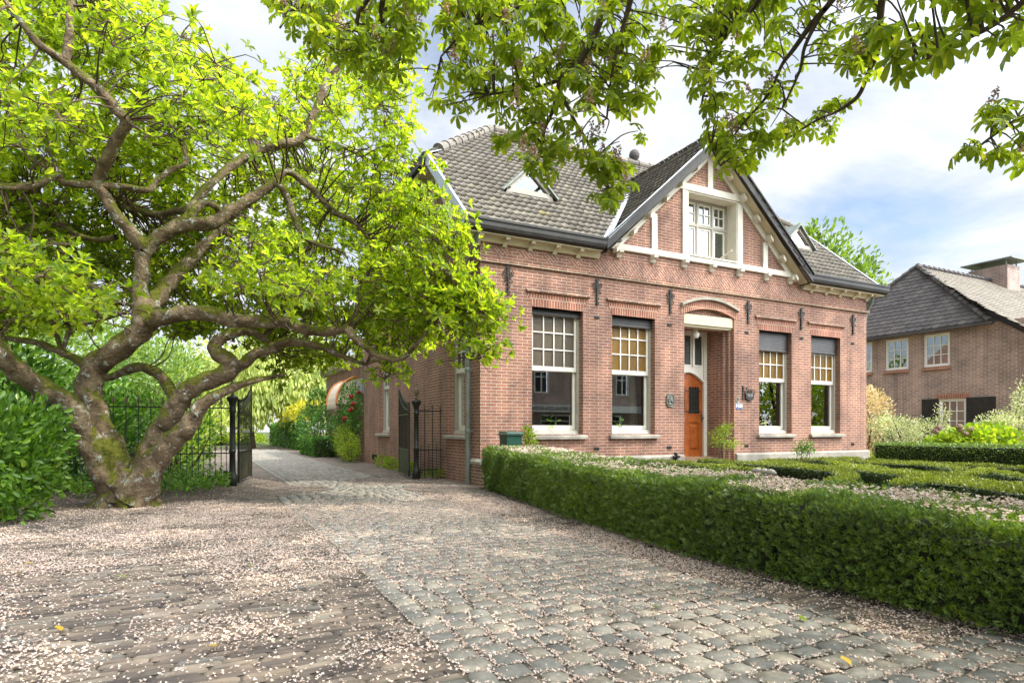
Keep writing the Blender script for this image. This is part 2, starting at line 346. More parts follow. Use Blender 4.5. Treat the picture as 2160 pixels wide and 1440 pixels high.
M['petal'] = leafmat('fallen_blossom', [(0, (.36, .21, .13)), (.08, (.56, .38, .27)), (.25, (.74, .57, .48)), (.6, (.84, .68, .61)), (1, (.90, .79, .73))], (1, 1, 1), .25, .8, .2, .15)
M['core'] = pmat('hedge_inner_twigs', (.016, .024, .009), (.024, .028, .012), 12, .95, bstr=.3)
M['autumn'] = leafmat('yellow_fallen_leaf', [(0, (.45, .22, .03)), (1, (.62, .48, .05))], (1.2, 1.2, .6), .2)
# ================================================================== THE HOUSE
W, D = 11.40, 8.93
HOUSE = thing('house', 'large red brick house with white half-timbered front gable and orange front door', 'house', (5.7, 4.4, 0))
SIDE = lambda u, n, z: (n, u, z)               # a wall on X = 0 seen from outside (u = Y, n = inwards)
RSIDE = lambda u, n, z: (W - n, u, z)
def wall(mb, u0, u1, z0, z1, t, ops):
    us = sorted({u0, u1} | {o[k] for o in ops for k in (0, 1)}); zs = sorted({z0, z1} | {o[k] for o in ops for k in (2, 3)})
    for a, b in zip(us, us[1:]):
        for c, d in zip(zs, zs[1:]):
            if any(o[0] <= a and b <= o[1] and o[2] <= c and d <= o[3] for o in ops): continue
            mb.quad((a, 0, c), (b, 0, c), (b, 0, d), (a, 0, d)); mb.quad((b, t, c), (a, t, c), (a, t, d), (b, t, d))
    for a, b, c, d in ops + [(u1, u0, z1, z0)]:
        mb.quad((a, 0, c), (a, 0, d), (a, t, d), (a, t, c)); mb.quad((b, 0, d), (b, 0, c), (b, t, c), (b, t, d))
        mb.quad((a, 0, d), (b, 0, d), (b, t, d), (a, t, d)); mb.quad((b, 0, c), (a, 0, c), (a, t, c), (b, t, c))
WZ = (.95, 3.44)
FW = [(1.10, 2.28), (3.00, 4.14), (7.32, 8.46), (9.18, 10.32)]
DX0, DX1, DZ = 4.97, 6.49, 3.80
mb = MB(); wall(mb, 0, W, -.1, 4.80, .30, [(a, b) + WZ for a, b in FW] + [(DX0, DX1, .30, DZ)])
def arcz(x, h=.15, base=3.64): return base + h*(1-((x-5.73)/.76)**2)
N = 12; xs = [DX0 + (DX1-DX0)*i/N for i in range(N+1)]
for a, b in zip(xs, xs[1:]):                   # spandrels over the arched doorway
    mb.quad((a, .0, arcz(a)), (b, .0, arcz(b)), (b, .0, DZ), (a, .0, DZ)); mb.quad((a, .0, arcz(a)), (a, .12, arcz(a)), (b, .12, arcz(b)), (b, .0, arcz(b)))
mb.build('front_wall', M['brick'], HOUSE)
SW = [(.55, 1.69), (6.27, 7.46)]
mb = MB(SIDE); wall(mb, .30, D, -.1, 4.80, .30, [(a, b) + WZ for a, b in SW])
wall_l = mb.build('side_wall', M['brick'], HOUSE)
mb = MB(RSIDE); wall(mb, .30, D, -.1, 4.80, .30, [(1.0, 2.3) + WZ]); mb.build('side_wall', M['brick'], HOUSE)
mb = MB(); mb.box(0, W, D, D+.3, -.1, 4.8); mb.build('rear_wall', M['brick'], HOUSE)
# --- left gable over the side wall, half-timbered
RZ = lambda y: 5.1 + .9*min(y, 8.68-y)         # main roof surface
ZG = lambda x: 7.63 - .955*abs(x-5.72)         # front gable roof surface
CLIP = 6.87
mb = MB(); poly = [(.0, 4.8), (D, 4.8), (D, 4.82), (6.85, 6.70), (1.85, 6.70), (.0, 4.94)]
mb.prism(poly, 0, .0, .3); mb.prism(poly, 0, W-.3, W)
each(mb, 'gable_wall', M['brick'], HOUSE)
mb = MB()
for y0, z0, y1, z1 in ((0.02, 4.92, 8.9, 4.92), (1.2, 5.75, 7.6, 5.75), (1.0, 4.98, 1.0, 5.9), (2.4, 4.98, 2.4, 6.7), (3.8, 4.98, 3.8, 6.7), (5.2, 4.98, 5.2, 6.7), (6.6, 4.98, 6.6, 6.7), (1.0, 5.0, 2.3, 6.6), (.0, 4.86, 1.86, 6.54), (1.7, 6.62, 6.9, 6.62)):
    mb.bar((-.03, y0, z0), (-.03, y1, z1), .06, .15, (1, 0, 0)) if abs(y1-y0) < .01 else mb.bar((-.03-.002*z0, y0, z0), (-.03-.002*z0, y1, z1), .06, .15, (0, 0, 1))
each(mb, 'gable_timber', M['cream'], HOUSE)
mb = MB()                                      # soffits and boards of the left end
for s in (0, 1):
    f = (lambda y: y) if s == 0 else (lambda y: 8.68-y)
    mb.add([(-.38, f(-.25), 4.72), (0, f(-.25), 4.72), (0, f(1.96), 6.70), (-.38, f(1.96), 6.70)], [(0, 1, 2, 3)])
mb.box(-.38, 0, 1.96, 6.72, 6.66, 6.70)
for k in range(8): mb.box(-.33, -.02, 2.1+k*.62, 2.2+k*.62, 6.56, 6.66)
each(mb, 'soffit', M['soffit'], HOUSE)
mb = MB(); mb.bar((-.395, -.27, 4.82), (-.395, 1.97, 6.84), .05, .20); mb.bar((-.395, 8.95, 4.82), (-.395, 6.71, 6.84), .05, .20)
mb.bar((W+.06, -.27, 4.80), (W+.06, 1.97, 6.80), .05, .2)
each(mb, 'verge_board', M['lead'], HOUSE)
mb = MB(); mb.box(-.46, -.36, 1.9, 6.78, 6.72, 6.88); mb.build('gutter', M['black'], HOUSE)
# --- plinth, string course, arches
mb = MB(); 
for a, b in ((.34, 4.93), (6.53, W+.05)): mb.prism([(-.07, -.1), (.01, -.1), (.01, .485), (-.03, .485), (-.07, .45)], 0, a, b)
each(mb, 'plinth', M['stone'], HOUSE)
mb = MB(); mb.box(-.05, .30, -.13, .33, -.1, .40); mb.build('corner_pier', M['brick_plinth'], HOUSE)
mb = MB(); mb.prism([(-.08, .40), (.33, .40), (.33, .45), (.20, .50), (-.02, .50), (-.08, .45)], 1, -.16, .35); mb.build('pier_cap', M['stone'], HOUSE)
mb = MB(); pr = [(-.055, 4.185), (.004, 4.17), (.004, 4.26), (-.035, 4.255), (-.06, 4.225)]
mb.prism(pr, 0, -.05, W+.05); mb.prism([(p[0], p[1]) for p in pr], 1, 0, 0) if 0 else None
mb.add([(q, y, z) for y in (-.05, D) for q, z in pr], [(0, 1, 2, 3, 4), (5, 6, 7, 8, 9)] + [(i, (i+1) % 5, 5+(i+1) % 5, 5+i) for i in range(5)])
mb.build('string_course', M['brick_plinth'], HOUSE)
mb = MB(); mb.box(2.53, 8.90, -.004, .01, 4.29, 4.575); mb.build('herringbone_frieze', M['herring'], HOUSE)
for xs_ in ((.42, .98, 1.54, 2.10), (9.32, 9.88, 10.44, 11.0)):
    mb = MB()
    for x in xs_:
        for r0, y in ((.20, -.004),): mb.prism([(x-r0, 4.44), (x, 4.44-.13), (x+r0, 4.44), (x, 4.44+.13)], 1, y, .01)
    each(mb, 'diamond_brickwork', M['herring'], HOUSE)
mb = MB(); ml = MB()
for a, b in FW:
    mb.add([(a, -.005, 3.44), (b, -.005, 3.44), (b+.115, -.005, 3.715), (a-.115, -.005, 3.715), (a, .2, 3.44), (b, .2, 3.44), (b+.1, .02, 3.715), (a-.1, .02, 3.715)], [(0, 1, 2, 3), (0, 4, 5, 1), (0, 3, 7, 4), (1, 5, 6, 2)])
    ml.prism([(-.055, 3.72), (.0, 3.70), (.0, 3.775), (-.03, 3.775), (-.055, 3.75)], 0, a-.14, b+.14)
ms = MB(SIDE)
for a, b in SW:
    ms.add([(a, -.005, 3.44), (b, -.005, 3.44), (b+.1, -.005, 3.715), (a-.1, -.005, 3.715)], [(0, 1, 2, 3)]); ms.box(a-.13, b+.13, -.05, 0, 3.71, 3.77)
each(mb, 'window_arch', M['brick_arch'], HOUSE); each(ml, 'label_moulding', M['brick_plinth'], HOUSE); each(ms, 'window_arch', M['brick_arch'], HOUSE)
mb = MB(); mh = MB(); mt = MB()
xs = [4.86 + (6.60-4.86)*i/16 for i in range(17)]
ar = lambda x, o: 3.64 + .15 - .26*((x-5.73)/1.0)**2 + o
for a, b in zip(xs, xs[1:]):
    mb.quad((a, -.006, ar(a, -.0)), (b, -.006, ar(b, 0)), (b, -.006, ar(b, .20)), (a, -.006, ar(a, .20)))
    mh.prism([(a, ar(a, .20)), (b, ar(b, .20)), (b, ar(b, .265)), (a, ar(a, .265))], 1, -.075, .0)
    if DX0 <= a and b <= DX1: mt.quad((a, .105, 3.60), (b, .105, 3.60), (b, .105, 3.86), (a, .105, 3.86))
mb.build('door_arch', M['brick_arch'], HOUSE); mh.build('arch_hood', M['stone'], HOUSE); mt.build('tympanum', M['herring'], HOUSE)
# --- doorway: stepped jambs, lintel, porch box, door
mb = MB()
for s in (-1, 1):
    e = DX0 if s < 0 else DX1
    for q0, q1, y0 in ((.0, .06, .10), (.06, .13, .20)): x0, x1 = sorted((e-s*q0, e-s*q1)); mb.box(x0, x1, y0, .31, .30, 3.40)
    x0, x1 = sorted((e-s*.10, e-s*.14)); mb.box(x0, x1, .31, .95, .30, 3.45)
mb.build('door_reveal', M['brick'], HOUSE)
mb = MB(); mb.box(DX0, DX1, .03, .12, 3.42, 3.64); mb.box(DX0+.004, DX1-.004, .07, .30, 3.37, 3.418)
mb.build('door_lintel', M['soffit'], HOUSE)
mb = MB(); mb.box(5.08, 6.38, .30, .95, 3.40, 3.44); mb.build('porch_ceiling', M['door'], HOUSE)
mb = MB(); mb.box(4.92, 6.54, -.35, .95, -.1, .30); mb.box(4.7, 6.76, -.65, -.35, -.1, .15); mb.build('doorstep', M['stone'], HOUSE)
DXc, DY = 5.73, .72
mb = MB()
mb.box(5.13, 5.235, DY-.03, DY+.1, .30, 3.40); mb.box(6.225, 6.33, DY-.03, DY+.1, .30, 3.40); mb.box(5.235, 6.225, DY-.03, DY+.1, 3.33, 3.40)
n = 14
og = lambda x: 2.16 + .24*math.cos(min(1, abs(x-DXc)/.495)*math.pi/2)
xs = [5.235+.99*i/n for i in range(n+1)]
for a, b in zip(xs, xs[1:]):
    mb.prism([(a, og(a)), (b, og(b)), (b, 2.56), (a, 2.56)], 1, DY-.0, DY+.08)
    mb.prism([(a, og(a)+.01), (b, og(b)+.01), (b, og(b)+.075), (a, og(a)+.075)], 1, DY-.045, DY)
for q in (5.565, 5.895): mb.box(q-.03, q+.03, DY-.035, DY+.05, 2.56, 3.33)
dfr = mb.build('door_frame', M['sash'], HOUSE)
for x0, x1 in ((5.237, 5.533), (5.597, 5.863), (5.927, 6.223)):
    mb = MB(); mb.box(x0, x1, DY, DY+.03, 2.563, 2.60); mb.box(x0, x1, DY, DY+.03, 3.29, 3.327); mb.box(x0, x0+.035, DY, DY+.03, 2.60, 3.29); mb.box(x1-.035, x1, DY, DY+.03, 2.60, 3.29)
    sa = mb.build('transom_window', M['sash'], HOUSE)
    mb = MB(); mb.box(x0+.035, x1-.035, DY+.02, DY+.024, 2.60, 3.29); mb.build('leaded_pane', M['leaded'], sa)
    mb = MB(); xm = (x0+x1)/2
    for q in (x0+.09, xm, x1-.09): mb.box(q-.003, q+.003, DY+.012, DY+.02, 2.60, 3.29)
    for q in range(6): mb.box(x0+.035, x1-.035, DY+.014, DY+.02, 2.68+q*.08, 2.685+q*.08)
    for rr in (.03, .06, .09): mb.tube([(xm+rr*math.cos(t*math.pi/8), DY+.014, 3.17+rr*math.sin(t*math.pi/8)) for t in range(17)], .004, 4)
    mb.build('lead_came', M['zinc'], sa)
for s_, xi, xo in ((-1, 5.728, 5.24), (1, 5.732, 6.22)):
    lo, hi = min(xi, xo), max(xi, xo); gi, go = xi+s_*.055, xo-s_*.10; g0, g1 = min(gi, go), max(gi, go)
    mb = MB(); xs = [lo+(hi-lo)*i/8 for i in range(9)]
    for a, b in zip(xs, xs[1:]): mb.prism([(a, 2.06), (b, 2.06), (b, og(b)-.004), (a, og(a)-.004)], 1, DY+.02, DY+.07)
    mb.box(lo, g0, DY+.02, DY+.07, .31, 2.06); mb.box(g1, hi, DY+.02, DY+.07, .31, 2.06); mb.box(g0, g1, DY+.02, DY+.07, .31, .50); mb.box(g0, g1, DY+.02, DY+.07, 1.22, 1.42)
    mb.box(g0, g1, DY+.045, DY+.06, .50, 1.22)
    mb.add([(g0+.05, DY+.044, .57), (g1-.05, DY+.044, .57), (g1-.05, DY+.044, 1.15), (g0+.05, DY+.044, 1.15), (g0+.08, DY+.024, .60), (g1-.08, DY+.024, .60), (g1-.08, DY+.024, 1.12), (g0+.08, DY+.024, 1.12)], [(0, 1, 5, 4), (1, 2, 6, 5), (2, 3, 7, 6), (3, 0, 4, 7), (4, 5, 6, 7)])
    mb.box(g0, g0+.02, DY+.03, DY+.045, .50, 1.22); mb.box(g1-.02, g1, DY+.03, DY+.045, .50, 1.22); mb.box(g0+.02, g1-.02, DY+.03, DY+.045, .50, .52); mb.box(g0+.02, g1-.02, DY+.03, DY+.045, 1.20, 1.22)
    mb.box(g0-.02, g1+.02, DY+.008, DY+.02, 1.40, 1.43)
    door = mb.build('door', M['door'], HOUSE)
    mb = MB(); mb.box(g0, g1, DY+.05, DY+.055, 1.42, 2.06); mb.build('pane', M['leaded'], door)
    mb = MB()
    for i in range(4): x = g0+.04+i*(g1-g0-.08)/3; mb.tube([(x, DY+.010, 1.42), (x, DY+.010, 2.08)], .008, 6)
    for z in (1.48, 1.98): mb.tube([(g0-.05, DY+.006, z), (g1+.05, DY+.006, z)], .010, 6)
    for i in range(3):
        x = g0+.04+(i+.5)*(g1-g0-.08)/3
        for z in (1.60, 1.74, 1.88): mb.tube([(x+.04*math.cos(t*math.pi/5), DY+.010, z+.06*math.sin(t*math.pi/5)) for t in range(11)], .006, 5)
    mb.build('grille', M['iron'], door)
    if s_ > 0: mb = MB(); mb.box(6.17, 6.20, DY-.01, DY+.02, 1.24, 1.42); mb.lathe([(.0, 0), (.025, .015), (.025, .035), (0, .05)], (6.185, DY-.04, 1.30), 10); mb.build('door_handle', M['bronze'], door)
# --- windows
def sash_window(xf, u0, u1, blind, up, cols=4, rows=3, z0=.95, z1=3.44):
    mr = 2.28
    mb = MB(xf); mb.box(u0, u0+.06, .14, .27, z0, z1); mb.box(u1-.06, u1, .14, .27, z0, z1); mb.box(u0+.06, u1-.06, .14, .27, z1-.07, z1); mb.prism([(.10, z0), (.27, z0), (.27, z0+.10), (.13, z0+.08)], 0, u0+.06, u1-.06)
    f = mb.build('window', M['frame'], HOUSE)
    a, b = u0+.06, u1-.06
    mb = MB(xf); t = .165
    mb.box(a, a+.05, t, t+.045, mr-.06, z1-.07); mb.box(b-.05, b, t, t+.045, mr-.06, z1-.07); mb.box(a+.05, b-.05, t, t+.045, mr-.06, mr+.03); mb.box(a+.05, b-.05, t, t+.045, z1-.12, z1-.07)
    w = (b-a-.1)/cols; h = (z1-.12-mr-.03)/rows
    for i in range(1, cols): mb.box(a+.05+w*i-.012, a+.05+w*i+.012, t-.004, t+.03, mr+.03, z1-.12)
    for j in range(1, rows): mb.box(a+.05, b-.05, t-.006, t+.028, mr+.03+h*j-.012, mr+.03+h*j+.012)
    mb.build('sash', M['sash'], f)
    mb = MB(xf); mb.box(a+.04, b-.04, t+.018, t+.024, mr, z1-.1); mb.build('stained_pane', M[up], f)
    mb = MB(xf); t = .215
    mb.box(a, a+.055, t, t+.045, z0+.10, mr-.01); mb.box(b-.055, b, t, t+.045, z0+.10, mr-.01); mb.box(a+.055, b-.055, t, t+.045, z0+.09, z0+.18); mb.box(a+.055, b-.055, t, t+.045, mr-.07, mr-.01)
    mb.build('sash', M['sash'], f)
    mb = MB(xf); mb.box(a+.045, b-.045, t+.02, t+.026, z0+.15, mr-.04); mb.build('pane', M['glass'], f)
    mb = MB(xf); mb.prism([(-.085, .855), (.14, .855), (.14, .95), (-.06, .925), (-.085, .91)], 0, u0-.075, u1+.075); mb.build('sill', M['stone'], f)
    if blind:
        mb = MB(xf); k = max(1, round(blind/.045))
        for i in range(k): mb.prism([(.10, z1-.045*(i+1)+.002), (.135, z1-.045*(i+1)), (.135, z1-.045*i), (.108, z1-.045*i-.004)], 0, u0+.004, u1-.004)
        mb.box(u0+.006, u1-.006, .085, .137, z1-.045*k-.03, z1-.045*k)
        mb.build('roller_blind', M['blind'], f)
    return f
for (a, b), bl, up in zip(FW, (.07, .17, .43, .42), ('smoke', 'amber', 'amber', 'amber')): sash_window(None, a, b, bl, up)
for a, b in SW: sash_window(SIDE, a, b, .0, 'smoke')
sash_window(RSIDE, 1.0, 2.3, 0, 'amber')
# --- rooms behind the windows
mb = MB(); mb.box(.32, W-.32, .32, D-.02, .28, .40); mb.build('floor', M['floor_wood'], HOUSE)
mb = MB(); mb.box(.32, W-.32, .32, D-.02, 4.3, 4.36)
for x in (4.80, 6.55): mb.box(x, x+.1, .96, 4.2, .40, 4.3)
mb.box(.32, W-.32, 4.2, 4.3, .40, 4.3); mb.box(4.9, 6.55, 1.0, 1.05, .4, 4.3)
mb.build('interior_wall', M['plaster'], HOUSE)
# --- front gable
mb = MB()
mb.prism([(2.80, 4.80), (5.05, 4.80), (5.05, 6.79)], 1, .0, .30); mb.prism([(6.58, 4.80), (8.64, 4.80), (6.58, 6.61)], 1, .0, .30)
mb.prism([(5.05, 6.38), (6.58, 6.38), (6.58, 6.61), (5.72, 7.42), (5.05, 6.79)], 1, .0, .30); mb.box(5.05, 6.58, .0, .30, 4.80, 4.92)
mb.build('front_gable_wall', M['brick'], HOUSE)
mb = MB()
mb.bbox(2.95, 8.50, -.06, .02, 4.80, 4.935, .012)
for x0, x1 in ((4.03, 4.18), (4.90, 5.05), (6.58, 6.74), (7.43, 7.58)): mb.box(x0, x1, -.035, .02, 4.936, min(ZG(x0), ZG(x1))-.30)
mb.bbox(4.66, 6.78, -.05, .02, 6.38, 6.54, .01); mb.box(5.65, 5.80, -.035, .02, 6.54, 7.22)
for s in (-1, 1):
    q = lambda x: 5.72 + s*x
    mb.prism([(q(2.83), 4.80), (q(2.62), 4.80), (q(0), 7.22), (q(0), 7.40)][::s], 1, -.045, .02)
each(mb, 'gable_timber', M['cream'], HOUSE)
mb = MB()
for x in (3.14, 4.05, 4.93, 5.75, 6.62, 7.52, 8.36): mb.prism([(-.16, 4.80), (.0, 4.80), (.0, 4.64), (-.05, 4.64), (-.08, 4.70), (-.15, 4.73)], 0, x-.055, x+.055)
each(mb, 'corbel', M['cream'], HOUSE)
mb = MB()                                       # lined window recess
mb.box(5.052, 5.075, -.02, .36, 4.93, 6.38); mb.box(6.555, 6.578, -.02, .36, 4.93, 6.38); mb.box(5.075, 6.555, -.02, .36, 6.352, 6.378); mb.box(5.075, 6.555, -.08, .36, 4.925, 4.955)
mb.build('recess_lining', M['cream'], HOUSE)
mb = MB(); t = .30
for x in (5.075, 5.59, 6.06, 6.50): mb.box(x, x+.055, t-.03, t+.07, 4.955, 6.352)
mb.box(5.13, 6.5, t-.026, t+.066, 5.74, 5.80); mb.box(5.13, 6.5, t-.026, t+.066, 6.30, 6.35); mb.box(5.13, 6.5, t-.026, t+.066, 4.955, 4.99)
gw = mb.build('gable_window', M['frame'], HOUSE)
for x0, x1 in ((5.13, 5.59), (5.645, 6.06), (6.115, 6.50)):
    mb = MB()
    for z0, z1 in ((4.99, 5.74), (5.80, 6.30)):
        mb.box(x0+.002, x0+.05, t, t+.04, z0, z1); mb.box(x1-.05, x1-.002, t, t+.04, z0, z1); mb.box(x0+.05, x1-.05, t, t+.04, z0+.002, z0+.05); mb.box(x0+.05, x1-.05, t, t+.04, z1-.05, z1-.002)
    xm = (x0+x1)/2; mb.box(xm-.011, xm+.011, t-.003, t+.03, 5.85, 6.25); mb.box(x0+.05, x1-.05, t-.005, t+.028, 6.04, 6.062)
    mb.build('sash', M['sash'], gw)
    mb = MB(); mb.box(x0+.04, x1-.04, t+.018, t+.024, 5.0, 6.29); mb.build('pane', M['glass_up'], gw)
mb = MB(); mb.box(4.6, 7.0, 1.9, 1.95, 4.8, 6.8); mb.build('interior_wall', M['plaster'], HOUSE)
mb = MB(); mb.bar((6.02, -.02, 4.97), (6.10, -.30, 5.10), .03, .03); mb.build('flagpole_holder', M['cream'], HOUSE)
mb = MB(); ms = MB(); mk = MB(); mled = MB()
for s in (-1, 1):
    q = lambda x: 5.72 + s*x
    mb.prism([(q(3.08), 4.67), (q(3.08), 4.87), (q(0), 7.60), (q(0), 7.38)], 1, -.345, -.26)
    mb.prism([(q(3.10), 4.86), (q(3.10), 4.90), (q(0), 7.66), (q(0), 7.605)], 1, -.375, -.24)
    ms.add([(q(3.0), -.26, 4.66), (q(3.0), .0, 4.66), (q(0), .0, 7.40), (q(0), -.26, 7.40)], [(0, 1, 2, 3)])
    for k in range(6): x = .45+k*.44; z = ZG(q(x))-.24; mk.prism([(q(x), z), (q(x+.09), z-.086), (q(x+.09), z-.17), (q(x), z-.085)], 1, -.2, -.046)
    mled.bar((q(3.07), -.36, 4.905), (q(0), -.36, 7.675), .05, .012, (0, 1, 0)) if s < 0 else None
each(mb, 'barge_board', M['black'], HOUSE); each(ms, 'soffit', M['soffit'], HOUSE); each(mk, 'soffit_bracket', M['cream'], HOUSE); mled.build('lead_edge', M['lead'], HOUSE)
mb = MB(); ms = MB(); mk2 = MB()
gp = [(-.34, 4.76), (-.32, 4.70), (-.24, 4.67), (-.22, 4.67), (-.22, 4.90), (-.25, 4.90), (-.26, 4.88), (-.34, 4.90), (-.36, 4.89), (-.36, 4.85), (-.34, 4.84)]
for a, b in ((-.40, 2.64), (8.80, 11.87)):
    mb.prism(gp, 0, a, b); ms.box(a+.05, b-.05, -.23, .0, 4.645, 4.675); ms.prism([(-.06, 4.55), (.0, 4.55), (.0, 4.645), (-.12, 4.645)], 0, max(a, 0)+.0, min(b, W))
    k = int((b-a)/.52)
    for i in range(k): x = a+.34+i*(b-a-.3)/k; mk2.prism([(-.22, 4.645), (.0, 4.645), (.0, 4.50), (-.04, 4.50), (-.09, 4.58), (-.20, 4.60)], 0, x-.045, x+.045)
each(mb, 'gutter', M['black'], HOUSE); each(ms, 'eaves_soffit', M['soffit'], HOUSE); each(mk2, 'eaves_bracket', M['soffit'], HOUSE)
mb = MB(); P, rr = smooth_path([(-.12, -.20, 4.70), (-.12, -.14, 4.60), (-.12, .0, 4.45), (-.10, .32, 4.22), (-.095, .37, 4.08), (-.095, .37, 3.8), (-.095, .37, .0)], [.05]*7, 4)
mb.tube(P, rr, 12)
for z in (.98, 2.15, 3.3): mb.lathe([(.052, 0), (.062, .01), (.062, .06), (.052, .07)], (-.095, .37, z), 12); mb.box(-.06, .0, .35, .39, z+.02, z+.05)
mb.build('downpipe', M['zinc'], HOUSE, smooth=False)
mb = MB(); mb.tube([(W+.12, -.12, 4.65), (W+.12, -.05, 4.45), (W+.12, .10, 4.2), (W+.12, .14, 3.9), (W+.12, .14, 0)], .05, 10); mb.build('downpipe', M['zinc'], HOUSE)
# --- roofs
def tile_field(o, u, v, nrm, Lu, Lv, mask, tw=.165, ex=.245, rows=None):
    U = [0, .014, .03, .165, .19, .215]; H = [.020, .016, .001, .003, .022, .026]
    T = np.array([(a, 0, h+.042) for a, h in zip(U, H)] + [(a, .29, h-.012) for a, h in zip(U, H)] + [(a, .004, h-.012) for a, h in zip(U, H)])
    T[:, 0] *= tw/.215
    F = np.array([(i, i+1, 7+i, 6+i) for i in range(5)] + [(12+i, 13+i, i+1, i) for i in range(5)])
    nu, nv = int(Lu/tw)+1, int(Lv/ex)+1; gi, gj = np.meshgrid(np.arange(nu), np.arange(nv)); gi = gi.ravel(); gj = gj.ravel()
    o, u, v, nrm = (np.array(q, float) for q in (o, u, v, nrm)); A = np.stack((u, v, nrm))
    P = o + (gi*tw)[:, None]*u + (gj*ex + RNG.uniform(-.006, .006, len(gi)))[:, None]*v + RNG.uniform(-.003, .004, len(gi))[:, None]*nrm
    c = P + u*tw/2 + v*.12; keep = np.array([mask(*q) for q in c]); P = P[keep]
    V = (T @ A)[None] + P[:, None]
    return V.reshape(-1, 3), (F[None] + np.arange(len(P))[:, None, None]*len(T)).reshape(-1, 4)
c_, s_ = 1/math.sqrt(1+.81), .9/math.sqrt(1+.81)
def mainmask(x, y, z):
    if y > 4.34 or x < -.42 or x > 11.36: return False
    if z > CLIP and (z-CLIP > .816*(x+.40) or z-CLIP > .816*(11.36-x)): return False
    return z > ZG(x)-.05 or abs(x-5.72) > 3.0
parts = [tile_field((-.42, -.26, RZ(-.26)), (1, 0, 0), (0, c_, s_), (0, -s_, c_), 11.8, 6.3, mainmask)]
g_c, g_s = 1/math.sqrt(1+.955**2), .955/math.sqrt(1+.955**2)
gm = lambda x, y, z: y < 3 and z > RZ(y)-.06 and z < 7.66
parts.append(tile_field((2.62, 3.05, ZG(2.62)), (0, -1, 0), (g_c, 0, g_s), (-g_s, 0, g_c), 3.30, 4.3, lambda x, y, z: gm(x, y, z) and x < 5.74))
parts.append(tile_field((8.82, -.36, ZG(8.82)), (0, 1, 0), (-g_c, 0, g_s), (g_s, 0, g_c), 3.3, 4.3, lambda x, y, z: gm(x, y, z) and x > 5.70))
hs = 1/math.hypot(1, .816)
parts.append(tile_field((-.46, 6.75, CLIP-.02), (0, -1, 0), (hs, 0, .816*hs), (-.816*hs, 0, hs), 4.85, 3.6, lambda x, y, z: RZ(y) > z-.05))
mb = MB(); e = .05                              # closed roof body under the tiles
A = [(-.36, -.24), (-.36, 1.96), (2.21, 4.34), (9.15, 4.34), (11.32, 1.96), (11.32, -.24)]
fz = lambda y: RZ(y)-e
B_ = [(-.36, -.24), (2.84, -.24), (5.72, 2.81), (8.60, -.24), (11.32, -.24), (11.32, 1.96), (9.15, 4.34), (2.21, 4.34), (-.36, 1.96)]
mb.add([(x, y, fz(y)) for x, y in B_], [tuple(range(9))])
mb.add([(x, y, fz(y)) for x, y in A] + [(x, 8.68-y, fz(8.68-y)) for x, y in A], [(6, 7, 8, 9, 10, 11), (1, 2, 8, 7), (4, 10, 9, 3)])
for s in (-1, 1):
    q = lambda x: 5.72+s*x
    mb.add([(q(3.08), -.33, 4.64), (q(0), -.33, 7.58), (q(0), 2.75, 7.58), (q(3.08), -.3, 4.64)], [(0, 1, 2, 3)])
roof = mb.build('roof', M['tile'], HOUSE)
leafobj('roof_tiles', cat(parts), M['tile'], roof)
def ridge(pts_a, pts_b, name, r=.125, L=.36):
    a, b = np.array(pts_a, float), np.array(pts_b, float); d = b-a; n = max(1, int(np.linalg.norm(d)/L)); mb = MB()
    for i in range(n):
        p, q = a+d*i/n, a+d*(i+1.08)/n; mb.tube([p, p+(q-p)*.12, q], [r*1.12, r*1.08, r*.93], 12)
    return mb.build(name, M['tile'], roof, smooth=False)
ridge((.02, 2.34, 7.22), (2.21, 4.34, 9.02), 'hip_tiles'); ridge((.02, 6.34, 7.22), (2.21, 4.34, 9.02), 'hip_tiles'); ridge((2.3, 4.34, 9.04), (9.1, 4.34, 9.04), 'ridge_tiles', .11, .38)
ridge((5.72, -.36, 7.62), (5.72, 2.8, 7.62), 'ridge_tiles', .10, .36); ridge((11.3, 2.0, 6.95), (9.15, 4.34, 9.02), 'hip_tiles')
mb = MB(); mb.bar((2.66, -.30, 4.92), (5.70, 2.78, 7.62), .14, .02); mb.bar((8.78, -.30, 4.92), (5.74, 2.78, 7.62), .14, .02); each(mb, 'valley_lead', M['lead'], roof)
mb = MB(); mb.bar((-.36, 1.96, 6.93), (.05, 2.33, 7.22), .12, .02); mb.build('hip_lead', M['lead'], roof)
mb = MB(); mb.lathe([(.05, 0), (.05, .08), (.10, .1), (.15, .18), (.16, .26), (.13, .35), (.06, .41), (.0, .42)], (6.98, 4.34, 9.05), 16); mb.build('ball_finial', M['shingle'], roof)
